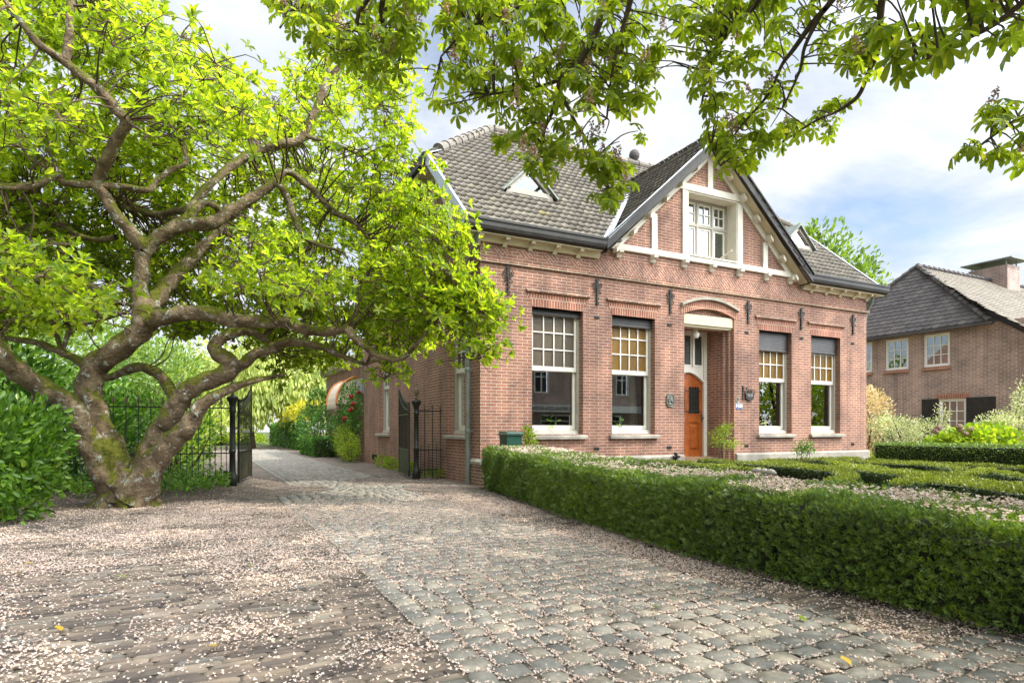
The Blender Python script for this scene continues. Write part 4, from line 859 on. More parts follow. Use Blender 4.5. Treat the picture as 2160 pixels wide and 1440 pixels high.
# ================================================================== GATE AND RAILINGS
def post(x, y, label):
    t = thing('gate_post', label, 'gate post', (x, y, 0), 'cast iron gate posts')
    mb = MB(); mb.lathe([(.085, -.05), (.085, .16), (.075, .20), (.058, .24), (.055, .28), (.052, .62), (.062, .63), (.062, .66), (.052, .67), (.048, 1.36), (.060, 1.37), (.060, 1.40), (.05, 1.41), (.052, 1.50), (.075, 1.57), (.098, 1.60), (.105, 1.63), (.09, 1.655), (.04, 1.67), (.026, 1.70)], (x, y, 0), 20)
    mb.build('shaft', M['iron'], t, True)
    mb = MB(); mb.lathe([(.022, 1.70), (.03, 1.73), (.018, 1.745), (.032, 1.77), (.050, 1.80), (.054, 1.84), (.045, 1.89), (.026, 1.93), (.0, 1.955)], (x, y, 0), 14)
    for k in range(4):
        for i in range(8): a = 2*math.pi*(i+.5*(k % 2))/8; r = (.046, .054, .048, .034)[k]; z = 1.785+k*.036; mb.add([(x+r*math.cos(a-.25), y+r*math.sin(a-.25), z), (x+r*math.cos(a+.25), y+r*math.sin(a+.25), z), (x+(r+.014)*math.cos(a), y+(r+.014)*math.sin(a), z+.035)], [(0, 1, 2)])
    mb.build('pineapple_finial', M['spear'], t)
    return t
post(-.60, 1.98, 'black iron gate post with pineapple finial beside the house wall'); post(-4.13, 2.0, 'black iron gate post with finial on the left of the driveway')
def spear(mb, x, y, z, s=1):
    mb.lathe([(.010*s, 0), (.018*s, .01), (.010*s, .025), (.026*s, .05), (.020*s, .075), (.0, .135*s)], (x, y, z), 6)
    for d in (-1, 1): mb.add([(x, y-.004, z+.02), (x+d*.034*s, y, z+.03), (x+d*.028*s, y, z+.0), (x, y+.004, z+.01)], [(0, 1, 2, 3)])
def railing(name, label, xa, xb, y, n, extra):
    t = thing(name, label, 'railing', ((xa+xb)/2, y, 0))
    for z in (.18, .60, 1.43):
        mb = MB(); mb.box(min(xa, xb), max(xa, xb), y-.012, y+.012, z, z+.022); mb.build('rail', M['iron'], t)
    base = None
    for i in range(n):
        for tall in (1, 0):
            x = xa+(xb-xa)*(i+(.75 if tall else .28))/n; h = 1.50 if tall else .66
            key = tall
            if base is None: base = {}
            if key not in base:
                mb = MB(); mb.tube([(x, y, .0 if tall else .1), (x, y, h)], .0085 if tall else .007, 6); b = mb.build('bar', M['iron'], t)
                mb = MB(); spear(mb, x, y, h, 1 if tall else .8); mb.build('spear_tip', M['spear'], b); base[key] = (b, x)
            else: c = copy_tree(base[key][0], t); c.location = (x-base[key][1], 0, 0)
    if extra:
        mb = MB(); mb.lathe([(.035, 0), (.035, 1.12), (.0, 1.15)], (-6.92, y+.05, -.05), 10); mb.build('stay_post', M['zinc'], t)
    return t
railing('iron_railing', 'short black spear railing between the gate post and the house wall', -.55, -.02, 1.98, 3, 0)
railing('iron_railing', 'long black spear railing behind the magnolia left of the driveway', -4.18, -9.2, 2.0, 27, 1)
def leaf_gate(label, hx, hy, ang, L=1.62):
    t = thing('gate_leaf', label, 'gate', (hx, hy, 0), 'open iron driveway gate leaves')
    ca, sa = math.sin(ang), math.cos(ang); X = lambda u, n, z: (hx+ca*u+sa*n, hy+sa*u-ca*n, z)
    top = lambda u: 1.58+.06*(u/L)+.36*max(0, (u/L))**2.6
    mb = MB(X); mb.box(-.02, .025, -.02, .02, .05, 1.62); mb.box(L-.03, L, -.015, .015, .05, 1.98)
    for z in (.08, .60, 1.36): mb.box(.025, L-.03, -.014, .014, z, z+.03)
    P = [(u, 0, top(u)-.12) for u in np.linspace(0, L-.01, 12)]; mb.tube(P, .013, 6); mb.build('gate_frame', M['iron'], t)
    mb = MB(X); mb.box(.03, L-.03, -.004, .004, .11, .60); mb.build('sheet_panel', M['iron_moss'], t)
    for i in range(13):
        u = .11+i*(L-.2)/12; mb = MB(X); mb.tube([(u, 0, .62), (u, 0, top(u)-.02)], .007, 6); mb.lathe([(.0, 0), (.016, .01), (.0, .09)], (u, 0, top(u)-.03), 5); mb.build('bar', M['iron'], t)
    mb = MB(X); mb.bar((.0, .016, 1.37), (L-.02, .016, 1.86), .012, .02); mb.bar((.0, .016, 1.37), (.45, .016, 1.60), .012, .012); mb.build('brace', M['iron_moss'], t)
    mb = MB(X)
    for z in (.2, 1.42): mb.tube([(-.08, 0, z), (0, 0, z)], .014, 6)
    each(mb, 'hinge', M['iron'], t)
leaf_gate('open black iron gate leaf standing close to the house side wall', -.72, 2.10, R(9)); leaf_gate('open black iron gate leaf on the left side of the driveway', -4.02, 2.12, R(11.5))
# bin
bn = thing('letter_bin', 'dark green plastic bin with a lid behind the hedge end', 'bin', (.42, -.42, 0))
mb = MB(); x0, x1, y0, y1 = .25, .56, -.62, -.30
mb.add([(x0+.04, y0+.03, 0), (x1-.04, y0+.03, 0), (x1-.04, y1-.03, 0), (x0+.04, y1-.03, 0), (x0, y0, .96), (x1, y0, .96), (x1, y1, .96), (x0, y1, .96)], [(0, 3, 2, 1), (0, 1, 5, 4), (1, 2, 6, 5), (2, 3, 7, 6), (3, 0, 4, 7), (4, 5, 6, 7)])
mb.bbox(x0-.02, x1+.02, y0-.02, y1+.02, .93, .965, .008); mb.build('body', M['bin'], bn)
mb = MB(); mb.add([(x0-.015, y0-.03, .97), (x1+.015, y0-.03, .97), (x1+.015, y1+.02, .97), (x0-.015, y1+.02, .97), (x0+.01, y0, 1.0), (x1-.01, y0, 1.0), (x1-.01, y1, 1.015), (x0+.01, y1, 1.015)], [(0, 3, 2, 1), (0, 1, 5, 4), (1, 2, 6, 5), (2, 3, 7, 6), (3, 0, 4, 7), (4, 5, 6, 7)]); mb.build('lid', M['bin'], bn)
# ================================================================== MAGNOLIA
def inpoly(poly, x, y):
    c = np.zeros(np.shape(x), bool); n = len(poly)
    for i in range(n):
        (x0, y0), (x1, y1) = poly[i], poly[(i+1) % n]
        if y0 == y1: continue
        c ^= ((y0 > y) != (y1 > y)) & (x < (x1-x0)*(y-y0)/(y1-y0)+x0)
    return c
# limbs: (px, py, depth, radius in photo px)
L = {}
L['s1'] = [(268,1075,8.46,62),(260,1045,8.46,54),(246,1000,8.46,44),(220,932,8.44,37),(197,875,8.42,32),(188,820,8.40,29),(199,775,8.38,28),(237,745,8.38,27),(283,710,8.4,27),(301,684,8.4,26),(298,640,8.4,20),(297,600,8.4,18),(300,560,8.38,17),(302,530,8.35,18)]
L['base'] = [(268,1085,8.46,74),(269,1066,8.45,64),(270,1045,8.44,57),(275,1020,8.42,54),(281,985,8.42,34)]
L['s1l'] = [(305,525,8.35,17),(270,482,8.25,15),(245,452,8.15,14),(220,412,8.05,13),(206,385,8.0,14),(212,365,7.95,14),(229,331,7.8,14),(249,288,7.7,13),(267,258,7.6,12),(241,226,7.5,12),(210,190,7.4,11),(167,155,7.3,10),(136,130,7.2,9),(78,89,7.0,8),(43,43,6.9,6),(10,0,6.8,5),(-20,-60,6.7,3)]
L['s1v'] = [(137,132,7.2,9),(146,78,7.2,9),(150,0,7.2,8),(160,-60,7.3,6),(190,-160,7.4,3)]
L['s1b'] = [(206,388,8.0,9),(187,389,8.0,9),(136,385,7.9,8),(117,367,7.8,8),(78,389,7.6,8),(0,393,7.3,7),(-70,380,7.0,5),(-150,340,6.7,3)]
L['s1c'] = [(208,392,8.0,8),(250,392,8.1,7),(311,401,8.3,7),(331,381,8.4,6),(362,358,8.5,6),(393,342,8.6,5),(389,311,8.6,5),(400,288,8.7,4),(428,268,8.8,3),(470,250,8.9,2)]
L['s1r'] = [(304,532,8.35,17),(323,510,8.4,17),(350,490,8.45,17),(389,474,8.5,17),(451,469,8.6,16),(498,440,8.7,15),(533,416,8.8,13),(572,389,8.9,10),(603,362,9.0,8),(638,381,9.1,8),(669,408,9.2,7),(700,443,9.3,7),(749,470,9.4,6),(775,499,9.5,5),(793,539,9.5,4),(833,579,9.5,3),(870,610,9.5,2)]
L['drop'] = [(580,385,8.9,9),(592,393,8.9,8),(605,416,8.95,8),(616,445,9.0,7),(630,481,9.0,7),(645,503,9.05,6),(677,517,9.1,4),(720,530,9.2,3)]
L['ru'] = [(389,474,8.5,9),(415,420,8.9,9),(470,365,9.3,9),(520,330,9.6,10),(576,307,9.7,10),(630,296,9.8,9),(653,257,9.8,8),(669,222,9.8,7),(684,179,9.8,6),(692,150,9.8,4),(688,110,9.8,3)]
L['ru2'] = [(640,285,9.8,6),(690,300,9.9,5),(740,318,10,4),(790,345,10,3),(850,380,10,2)]
L['ru3'] = [(660,240,9.8,5),(710,150,9.9,4),(745,110,9.9,3),(700,160,9.9,3),(780,170,10,3),(800,230,10,2)]
L['s2'] = [(305,684,8.4,22),(315,648,8.5,21),(334,624,8.6,20),(352,600,8.7,19),(378,573,8.8,17),(401,550,8.9,15),(424,524,9.0,12),(453,499,9.1,9),(466,478,9.2,7),(475,430,9.3,4)]
L['l3'] = [(300,690,8.4,24),(320,676,8.38,22),(350,668,8.3,19),(384,661,8.3,19),(439,661,8.3,18),(489,675,8.3,17),(554,678,8.3,16),(605,681,8.3,14),(641,693,8.3,12),(684,700,8.3,11),(728,694,8.3,10),(749,713,8.3,9),(775,734,8.3,8),(804,752,8.3,7),(843,757,8.3,6),(865,741,8.3,5),(890,712,8.3,4),(916,680,8.3,3),(960,640,8.3,2)]
L['s3'] = [(280,1060,8.5,50),(303,1005,8.5,38),(317,962,8.48,33),(333,924,8.46,29),(353,888,8.44,26),(373,856,8.42,24),(388,833,8.40,23),(413,813,8.4,23),(451,798,8.45,22),(486,779,8.5,22),(482,762,8.55,21),(462,748,8.6,19),(453,732,8.65,16),(464,715,8.7,13),(497,701,8.8,11),(525,698,8.9,9),(554,712,9,7),(580,730,9.1,4)]
L['s3r'] = [(484,780,8.5,16),(515,766,8.55,14),(540,745,8.6,13),(569,737,8.65,12),(594,723,8.7,11),(641,723,8.8,9),(684,734,8.9,8),(717,748,9.0,6),(770,770,9.1,3)]
L['s4'] = [(285,1050,8.3,46),(320,985,8.25,32),(345,950,8.2,27),(372,922,8.18,24),(394,903,8.15,23),(411,876,8.15,20),(428,852,8.15,17),(458,833,8.2,13),(497,815,8.3,9),(545,800,8.4,6),(600,790,8.6,3)]
L['s5'] = [(264,1062,8.44,34),(236,1018,8.36,40),(205,962,8.25,29),(180,913,8.2,26),(160,867,8.1,24),(130,840,8.0,24),(76,810,7.8,24),(31,778,7.6,24),(0,752,7.4,23),(-50,715,7.2,19),(-110,640,7.0,15),(-150,520,6.9,10),(-170,400,6.8,6)]
L['s5b'] = [(28,775,7.6,16),(5,735,7.7,15),(-20,700,7.8,12),(-60,640,7.9,8)]
L['s6'] = [(385,850,8.5,13),(365,835,8.7,12),(346,800,8.9,12),(317,779,9.1,11),(283,775,9.3,10),(237,794,9.5,8),(200,800,9.7,5)]
L['s7'] = [(200,790,8.5,10),(180,771,8.7,10),(145,749,8.9,9),(115,737,9.0,8),(76,722,9.1,7),(23,714,9.2,6),(-40,700,9.3,4)]
L['s7b'] = [(134,735,8.95,5),(145,703,9.0,5),(172,686,9.1,4),(214,676,9.2,3),(250,665,9.3,2)]
L['s7c'] = [(130,740,8.95,5),(118,703,9.1,5),(99,638,9.3,5),(85,580,9.4,3)]
L['arch'] = [(400,470,8.55,9),(412,440,8.7,9),(430,428,8.9,8),(455,435,9.0,7),(463,455,9.1,5)]
L['arch2'] = [(410,440,8.8,8),(370,445,9.0,8),(340,452,9.2,7),(300,445,9.3,6),(265,437,9.4,5),(230,430,9.5,3)]
L['lb'] = [(245,500,8.4,6),(200,505,8.6,6),(155,490,8.7,5),(130,465,8.8,4),(105,435,8.8,4),(60,410,8.9,4),(0,430,9.0,3)]
MAG = thing('magnolia_tree', 'old gnarled magnolia with mossy forked trunk and bright green leaves left of the driveway', 'tree', tuple(ray(270, 1062, 8.46)*np.array((1, 1, 0))))
def bark_tube(P, rad, n, rng):
    P, r = smooth_path(P, rad, 4)
    P, r = (smooth_path(P, r, 3) if n >= 20 else (P, r)); V, F = tube_arr(P, r, n, False); V = V.reshape(len(P), n, 3); d = V-P[:, None]
    ph = rng.uniform(0, 6, 6); i = np.arange(len(P))[:, None]; a = (np.arange(n)*2*math.pi/n)[None]
    f = 1+.07*np.sin(2*a+.5*i+ph[0])+.05*np.sin(3*a-.35*i+ph[1])+(.04*np.sin(.9*i+ph[2])+.03*np.sin(5*a+1.1*i+ph[3]))*(n < 20)+rng.normal(0, .018 if n < 20 else .008, (len(P), n))
    if n >= 20: ll = np.concatenate(([0], np.cumsum(np.linalg.norm(np.diff(P, axis=0), axis=1))))[:, None]; ca_, sa_ = np.cos(a), np.sin(a); f = f+.07*(vnoise(ca_*1.1+ll*4.5+ph[4], sa_*1.1+ll*.8, .55, 91)-.5)+.05*(vnoise(ca_*2+ll*11, sa_*2+ll*3+ph[5], .4, 92)-.5)
    return (P[:, None]+d*f[:, :, None]).reshape(-1, 3), np.array(F), P, r
rng = np.random.default_rng(5)
parts = []; LP = []; LR = []
for k, pts in L.items():
    P = [ray(a, b, d) for a, b, d, r in pts]; rad = [r*d/FPX*(.85 if r > 12 else .95) for a, b, d, r in pts]
    v, f, p, r = bark_tube(P, rad, 22 if rad[0] > .045 else 8, rng); parts.append((v, f)); LP.append(p); LR.append(r)
LP = np.vstack(LP); LR = np.concatenate(LR)
base = ray(270, 1062, 8.46)                     # root flare
for a in np.linspace(0, 2*math.pi, 9)[:-1]:
    o = np.array((base[0], base[1], 0)); q = np.array((math.cos(a), math.sin(a), 0)); R_ = rng.uniform(.42, .62)
    v, f, _, _ = bark_tube([o+q*.12+(0, 0, .20), o+q*.27+(0, 0, .08), o+q*R_*.85+(0, 0, -.0), o+q*R_*1.2+(0, 0, -.08)], [.14, .12, .07, .03], 10, rng); parts.append((v, f))
CROWN = [(-140,-120),(300,-60),(335,60),(420,75),(480,115),(520,165),(585,205),(625,150),(700,105),(790,120),(860,165),(870,260),(885,330),(892,420),(960,445),(985,485),(985,535),(1010,575),(1050,625),(1068,690),(1020,765),(985,715),(960,720),(915,685),(880,730),(835,770),(800,755),(760,745),(700,760),(640,775),(590,810),(560,770),(470,690),(380,700),(330,640),(250,640),(200,660),(150,680),(80,700),(0,700),(-140,700)]
holes = [(90,130,35),(70,180,25),(430,30,60),(560,150,50),(600,350,38),(455,560,14),(555,470,16),(385,215,14),(735,560,18)]
thin = [(640,330,80)]
N = 20000; x = rng.uniform(-140, 1070, N); y = rng.uniform(-120, 855, N); k = inpoly(CROWN, x, y)
for a, b, r in holes: k &= (x-a)**2+(y-b)**2 > r*r
x, y = x[k], y[k]
vis = proj(LP); mags = []
xs_ = []; used = 0
for a, b in zip(x, y):
    if used >= 1230: break
    dd = rng.normal(8.7, 1.25); dd = min(max(dd, 6.2), 10.4)
    if a > 700: dd = rng.uniform(8.2, 9.6)
    if a > 900: dd = rng.uniform(8.1, 8.7)
    near = (vis[0]-a)**2+(vis[1]-b)**2 < (58+18*(a < 420))**2
    if near.any():
        big = near & (LR > .035)
        if big.any() and dd < vis[2][big].max()+.45: dd = vis[2][big].max()+rng.uniform(.55, 2.2)
    p = ray(a, b, dd)
    if p[2] < 1.5 or p[2] > 8.5 or (p[0] > -.35 and p[1] > -.35): continue
    if p[2] > 4.8 and rng.random() < .28: continue
    if rng.random() < .35 and xs_ and min(np.sum((np.array(xs_)-p)**2, 1)) < .09: continue
    xs_.append(p); used += 1
xs_ += [ray(812, 792, 8.6), ray(822, 780, 8.55), ray(960, 700, 8.4), ray(990, 725, 8.4)]
CL = np.array(xs_)
tw = []; rp = []; rax = []
cen = np.array((base[0], base[1], 3.0))
for p in CL:
    dist = np.linalg.norm(LP-p, axis=1) - LR*.5; j = int(dist.argmin()); q = LP[j]
    rr = min(LR[j]*.5, .013)
    if dist[j] < 1.5:
        mid = [q+(p-q)*t+rng.normal(0, .07, 3)*np.linalg.norm(p-q) for t in (.35, .7)]
        P, r = smooth_path([q]+mid+[p-(0, 0, .05)], [rr, rr*.75, rr*.55, .006], 3); v, f = tube_arr(P, r, 5, False); tw.append((v, np.array(f)))
    n = rng.integers(11, 16); a = rng.uniform(0, 6.28, n); rad = np.sqrt(rng.random(n))*rng.uniform(.32, .52)
    o = np.stack((rad*np.cos(a), rad*np.sin(a), rng.normal(0, .09, n)-.12*rad), 1); c = p+o
    for e in c[:6]:
        P, r = smooth_path([p-(0, 0, .05), (p+e)/2+rng.normal(0, .06, 3), e], [.007, .005, .003], 2); v, f = tube_arr(P, r, 4, False); tw.append((v, np.array(f)))
    rp.append(c); rax.append(unit(o*1.3+np.array((0, 0, .45))+unit(p-cen)*.3+rng.normal(0, .35, (n, 3))))
leafobj('trunk', cat(parts), M['bark'], MAG)
MAG.children[0].data.polygons.foreach_set('use_smooth', [True]*len(MAG.children[0].data.polygons))
leafobj('twigs', cat(tw), M['twig'], MAG, kind='stuff')
rp = np.vstack(rp); rax = np.vstack(rax); rnd = random.Random(9); vs = []
for q in range(9):
    T = rosette_t(5+q % 4, R(30+4*q), .34+.02*(q % 3), .55, rnd); s = np.arange(len(rp)) % 9 == q
    Y = np.cross(rax[s], rng.normal(size=(s.sum(), 3))); vs.append(scatter(T, rp[s], frames(Y, rax[s]), rng.uniform(.062, .132, s.sum())))
leafobj('crown', cat(vs), M['mag'], MAG)
# ================================================================== CHESTNUT
CHE = thing('chestnut_tree', 'horse chestnut whose drooping leafy branches with pinkish flower spikes hang across the top', 'tree', (5.5, -13.6, 0))
B = [[(1500,-420,4.2,22),(1360,-150,5.0,14),(1290,-20,5.6,9),(1260,60,5.7,8),(1223,130,5.8,7),(1193,157,5.8,6),(1177,183,5.85,5),(1167,233,5.9,4),(1150,267,5.9,3),(1138,330,6.0,2)],
 [(1193,160,5.8,5),(1150,180,5.9,4),(1100,190,6.0,3),(1030,200,6.0,2)], [(1180,190,5.85,4),(1215,260,5.9,3),(1260,330,6.0,3),(1285,400,6.0,2)],
 [(1360,-150,5.0,9),(1330,0,5.4,6),(1310,70,5.5,4),(1290,160,5.6,3),(1280,250,5.7,2)],
 [(1900,-330,4.4,20),(1800,-70,5.0,10),(1756,0,5.3,7),(1711,53,5.5,6),(1676,102,5.6,5),(1649,138,5.7,4),(1620,200,5.8,3),(1560,270,5.9,2),(1520,330,5.9,2)],
 [(1740,20,5.3,5),(1729,36,5.4,5),(1698,98,5.5,4),(1687,150,5.6,3),(1650,230,5.7,2)],
 [(1900,-200,4.8,10),(1870,-60,5.2,8),(1858,20,5.4,7),(1853,102,5.5,6),(1831,156,5.6,5),(1809,204,5.7,4),(1764,236,5.8,3),(1724,253,5.8,3),(1650,300,5.9,2)],
 [(1700,-150,5.0,9),(1620,-30,5.3,6),(1587,18,5.5,5),(1538,67,5.7,4),(1500,130,5.8,3),(1480,220,5.9,2)],
 [(1000,-330,4.6,16),(880,-120,5.2,9),(807,0,5.6,6),(817,83,5.8,4),(840,150,5.9,2)], [(880,-120,5.2,6),(757,27,5.7,5),(770,100,5.8,3),(745,140,5.9,2)], [(860,-100,5.2,6),(700,-20,5.6,5),(620,20,5.7,4),(590,60,5.8,2)],
 [(1290,-20,5.6,6),(1180,-10,5.7,5),(1080,20,5.8,4),(990,60,5.9,3),(930,120,6,2)],
 [(2300,-200,3.0,12),(2200,-40,3.3,8),(2100,50,3.5,5),(2000,100,3.6,3),(1930,140,3.7,2)], [(2500,120,4.2,9),(2260,200,4.6,6),(2150,250,4.8,4),(2090,290,4.9,3),(2040,330,5,2)],
 [(1520,330,5.9,2),(1500,310,5.8,2),(1520,350,5.8,1.5)]]
rng = np.random.default_rng(17)
tr = []; BP = []
for pts in B:
    v, f, p, r = bark_tube([ray(a, b, d) for a, b, d, _ in pts], [q*d/FPX for a, b, d, q in pts], 7, rng); tr.append((v, f)); BP.append(p)
crown_c = np.array((1.2, -11.6, 6.6))
T0 = np.array((5.5, -13.6, 0.)); v, f, _, _ = bark_tube([T0-(0, 0, .1), T0+(0, 0, .5), T0+(0, .05, 2.2), T0+(-.1, .1, 4), T0+(-.2, .3, 6.5), T0+(-.2, .6, 9.0)], [.55, .42, .36, .33, .22, .08], 14, rng); tr.append((v, f))
for pts in B:
    if pts[0][1] < -180 or pts[0][0] > 2400:
        q = ray(*pts[0][:3]); s = T0+np.array((-.1, .2, min(max(q[2]-.8, 3.2), 6.5))); v, f, p, _ = bark_tube([s, s+(q-s)*.4+(0, 0, .5), s+(q-s)*.8+(0, 0, .3), q], [.16, .12, .09, pts[0][3]*pts[0][2]/FPX], 9, rng); tr.append((v, f)); BP.append(p)
for k in range(16):
    a = rng.uniform(0, 6.28); e = crown_c+np.array((math.cos(a)*5.5, math.sin(a)*5.5, rng.uniform(-.5, 2.0))); s = T0+np.array((-.15, .3, rng.uniform(3.5, 7)))
    px, py, d = proj(e)
    if d[0] > 0 and -200 < px[0] < 2400 and py[0] > -200: continue
    v, f, p, _ = bark_tube([s, s+(e-s)*.5+(0, 0, .4), e], [.11, .07, .02], 7, rng); tr.append((v, f))
BP = np.vstack(BP); tr2 = tr
PL = [([(560,-30),(900,-30),(890,60),(870,100),(850,150),(840,185),(800,170),(760,150),(700,130),(650,90),(600,60)], 150, 5.3, 6.1, 1),
 ([(900,-30),(1010,-30),(1000,50),(960,40),(905,30)], 14, 5.5, 6.1, 1),
 ([(930,60),(1000,-30),(1400,-30),(1400,100),(1390,180),(1360,220),(1345,300),(1320,340),(1310,370),(1240,340),(1180,370),(1110,375),(1060,330),(1040,260),(950,250),(900,220),(885,185),(930,140),(925,100)], 350, 5.3, 6.5, 1),
 ([(1260,350),(1310,350),(1320,400),(1290,445),(1265,430)], 14, 5.6, 6.0, 1),
 ([(1400,-30),(1700,-30),(1700,100),(1690,180),(1610,250),(1580,300),(1520,310),(1490,260),(1470,210),(1455,160),(1480,110),(1420,60)], 120, 5.2, 6.3, 1),
 ([(1500,300),(1570,360),(1590,330),(1640,335),(1650,300),(1700,300),(1760,265),(1800,215),(1760,200),(1700,240),(1620,260),(1560,290)], 24, 5.5, 6.1, 1),
 ([(1700,-30),(1860,-30),(1850,100),(1835,165),(1790,180),(1740,90)], 40, 5.2, 6.0, 1),
 ([(1490,300),(1530,300),(1590,350),(1580,375),(1520,370),(1500,400)], 4, 5.4, 5.8, 1),
 ([(1840,-40),(2200,-40),(2200,110),(2120,140),(2050,120),(1990,165),(1930,150),(1875,100)], 36, 3.3, 4.0, 1),
 ([(2030,335),(2060,290),(2090,240),(2200,215),(2200,365),(2120,345)], 22, 4.6, 5.1, 1)]
ends = []
for poly, n, d0, d1, _ in PL:
    xs = [p[0] for p in poly]; ys = [p[1] for p in poly]; c = 0
    while c < n:
        a, b = rng.uniform(min(xs), max(xs)), rng.uniform(min(ys), max(ys))
        if inpoly(poly, np.array([a]), np.array([b]))[0]: ends.append(ray(a, b-14, rng.uniform(d0, d1))); c += 1
ends = np.array(ends); tw = []; lp = []; ly = []; ln = []; ls = []
for p in ends:
    j = int(np.linalg.norm(BP-p, axis=1).argmin()); q = BP[j]; L_ = np.linalg.norm(q-p)
    if L_ < 1.7:
        P, r = smooth_path([q, q+(p-q)*.5+rng.normal(0, .08, 3)*L_+(0, 0, .10*L_), p], [.008, .006, .004], 3); v, f = tube_arr(P, r, 4, False); tw.append((v, np.array(f)))
    k = rng.integers(2, 5)
    if rng.random() < .25: continue
    for _ in range(k):
        a = rng.uniform(0, 6.28); u = np.array((math.cos(a), math.sin(a), rng.uniform(-.7, .25))); e = p+u*rng.uniform(.05, .13); lp.append(e); ly.append(u+(0, 0, -.55)); ln.append(np.array((u[0]*.5, u[1]*.5, 1.))+rng.normal(0, .3, 3)); ls.append(rng.uniform(.085, .135))
leafobj('twigs', cat(tw), M['bark2'], CHE, kind='stuff')
# the part of the crown above and behind the camera, which shades the forecourt
N = 9000; o = unit(rng.normal(size=(N, 3)))*rng.uniform(.35, 1, (N, 1))**.5*np.array((6.4, 6.2, 2.9)); P = crown_c+o
px, py, d = proj(P); hid = ~((d > .2) & (px > -100) & (px < 2260) & (py > -90)) & (np.linalg.norm(P-CAM, axis=1) > 2.2) & (P[:, 2] > 3.6)
cl = vnoise(P[:, 0]+P[:, 2]*.5, P[:, 1], 1.1, 33); hid &= cl > .40
P = P[hid][:1900]
Q = unit(rng.normal(size=(2400, 3)))*rng.uniform(.2, 1, (2400, 1))**.4*np.array((6.0, 2.9, 1.5))+np.array((10.2, -5.6, 11.0)); px, py, d = proj(Q)
Q = Q[~((d > .2) & (px > -100) & (px < 2240) & (py > -80)) & (vnoise(Q[:, 0], Q[:, 1], .9, 34) > .44)][:520]
P = np.vstack((P, Q)); n = len(P)
for e in ((7, -6.5, 10.6), (10, -6, 11), (13.5, -6, 11), (9, -8.5, 9.5)):
    s = T0+(0, .5, 7.0); v, f, p, _ = bark_tube([s, s+(np.array(e)-s)*.5+(0, 0, .5), e], [.13, .09, .03], 7, rng); tr2.append((v, f)); a = rng.uniform(0, 6.28, n)
lp = np.vstack((np.array(lp), P)); ly = np.vstack((np.array(ly), np.stack((np.cos(a), np.sin(a), rng.uniform(-.9, .1, n)), 1))); ln = np.vstack((np.array(ln), np.stack((np.zeros(n), np.zeros(n), np.ones(n)), 1)+rng.normal(0, .3, (n, 3)))); ls = np.concatenate((ls, rng.uniform(.24, .36, n)))
leafobj('trunk', cat(tr2), M['bark2'], CHE)
vs = []; rnd = random.Random(2)
for q in range(5):
    s = np.arange(len(lp)) % 5 == q; vs.append(scatter(palmate_t(5+q % 3, rnd), lp[s], frames(ly[s], ln[s]), ls[s]))
leafobj('crown', cat(vs), M['che'], CHE)
k = rng.random(len(ends)) < .10; E_ = ends[k]; fl = []
for p in E_:
    n = 70; t = rng.random(n); a = rng.uniform(0, 6.28, n); r = .045*(1-t*.7); ax = unit(np.array((rng.normal(0, .3), rng.normal(0, .3), 1.)))
    c = p+ax*(t*.17)[:, None]+np.stack((r*np.cos(a), r*np.sin(a), 0*a), 1); fl.append(scatter(kite_t(.8, .2), c, frames(rdir(n, .3), rdir(n, .5)), rng.uniform(.018, .03, n)))
leafobj('flower_spikes', cat(fl), M['flower'], CHE)
# ================================================================== HEDGES
def sprig_t(k=4):
    ps = []
    for i in range(k):
        for s in (-1, 1):
            v, f = kite_t(.26, .03); v = v*np.array((.42, .42, .42)); v = rotz(v, s*R(-52)); ps.append((v+np.array((0, .18+i*.62/k, .0)), f))
    v, f = kite_t(.3, .03); ps.append((v*.45+np.array((0, .6, 0)), f)); return merge_t(ps)
def hedge_pts(poly, w, hs, dens, rng, ends=True, bottom=.03, bulge=.04):
    P = []; Nn = []
    for i, (a, b) in enumerate(zip(poly, poly[1:])):
        a, b = np.array(a, float), np.array(b, float); L_ = np.linalg.norm(b-a); t = (b-a)/L_; n = np.array((t[1], -t[0])); h0, h1 = hs[i], hs[i+1]
        for kind in ('top', 'l', 'r'):
            area = L_*(w if kind == 'top' else (h0+h1)/2); m = int(area*dens); s = rng.random(m); q = rng.random(m); h = h0+(h1-h0)*s
            c = a+(b-a)*s[:, None]
            if kind == 'top': P.append(np.column_stack((c+n*((q-.5)*w)[:, None], h))); Nn.append(np.tile((0, 0, 1.), (m, 1)))
            else:
                sg = 1 if kind == 'r' else -1; z = bottom+(h-bottom)*q; P.append(np.column_stack((c+n*sg*w/2, z))); Nn.append(np.tile((n[0]*sg, n[1]*sg, .15), (m, 1)))
        if ends:
            for e, sg, on in ((a, -1, i == 0), (b, 1, i == len(poly)-2)):
                m = int(w*h0*dens)
                if on: s = rng.random(m)-.5; P.append(np.column_stack((e+n*(s*w)[:, None], bottom+(h0-bottom)*rng.random(m)))); Nn.append(np.tile((t[0]*sg, t[1]*sg, .15), (m, 1)))
    P = np.vstack(P); Nn = np.vstack(Nn); bu = vnoise(P[:, 0]+P[:, 2]*.7, P[:, 1]+P[:, 2]*.9, .35, 41)-.5
    return P+unit(Nn)*(rng.uniform(-.05, .02, (len(P), 1))+bulge*2*bu[:, None]), Nn
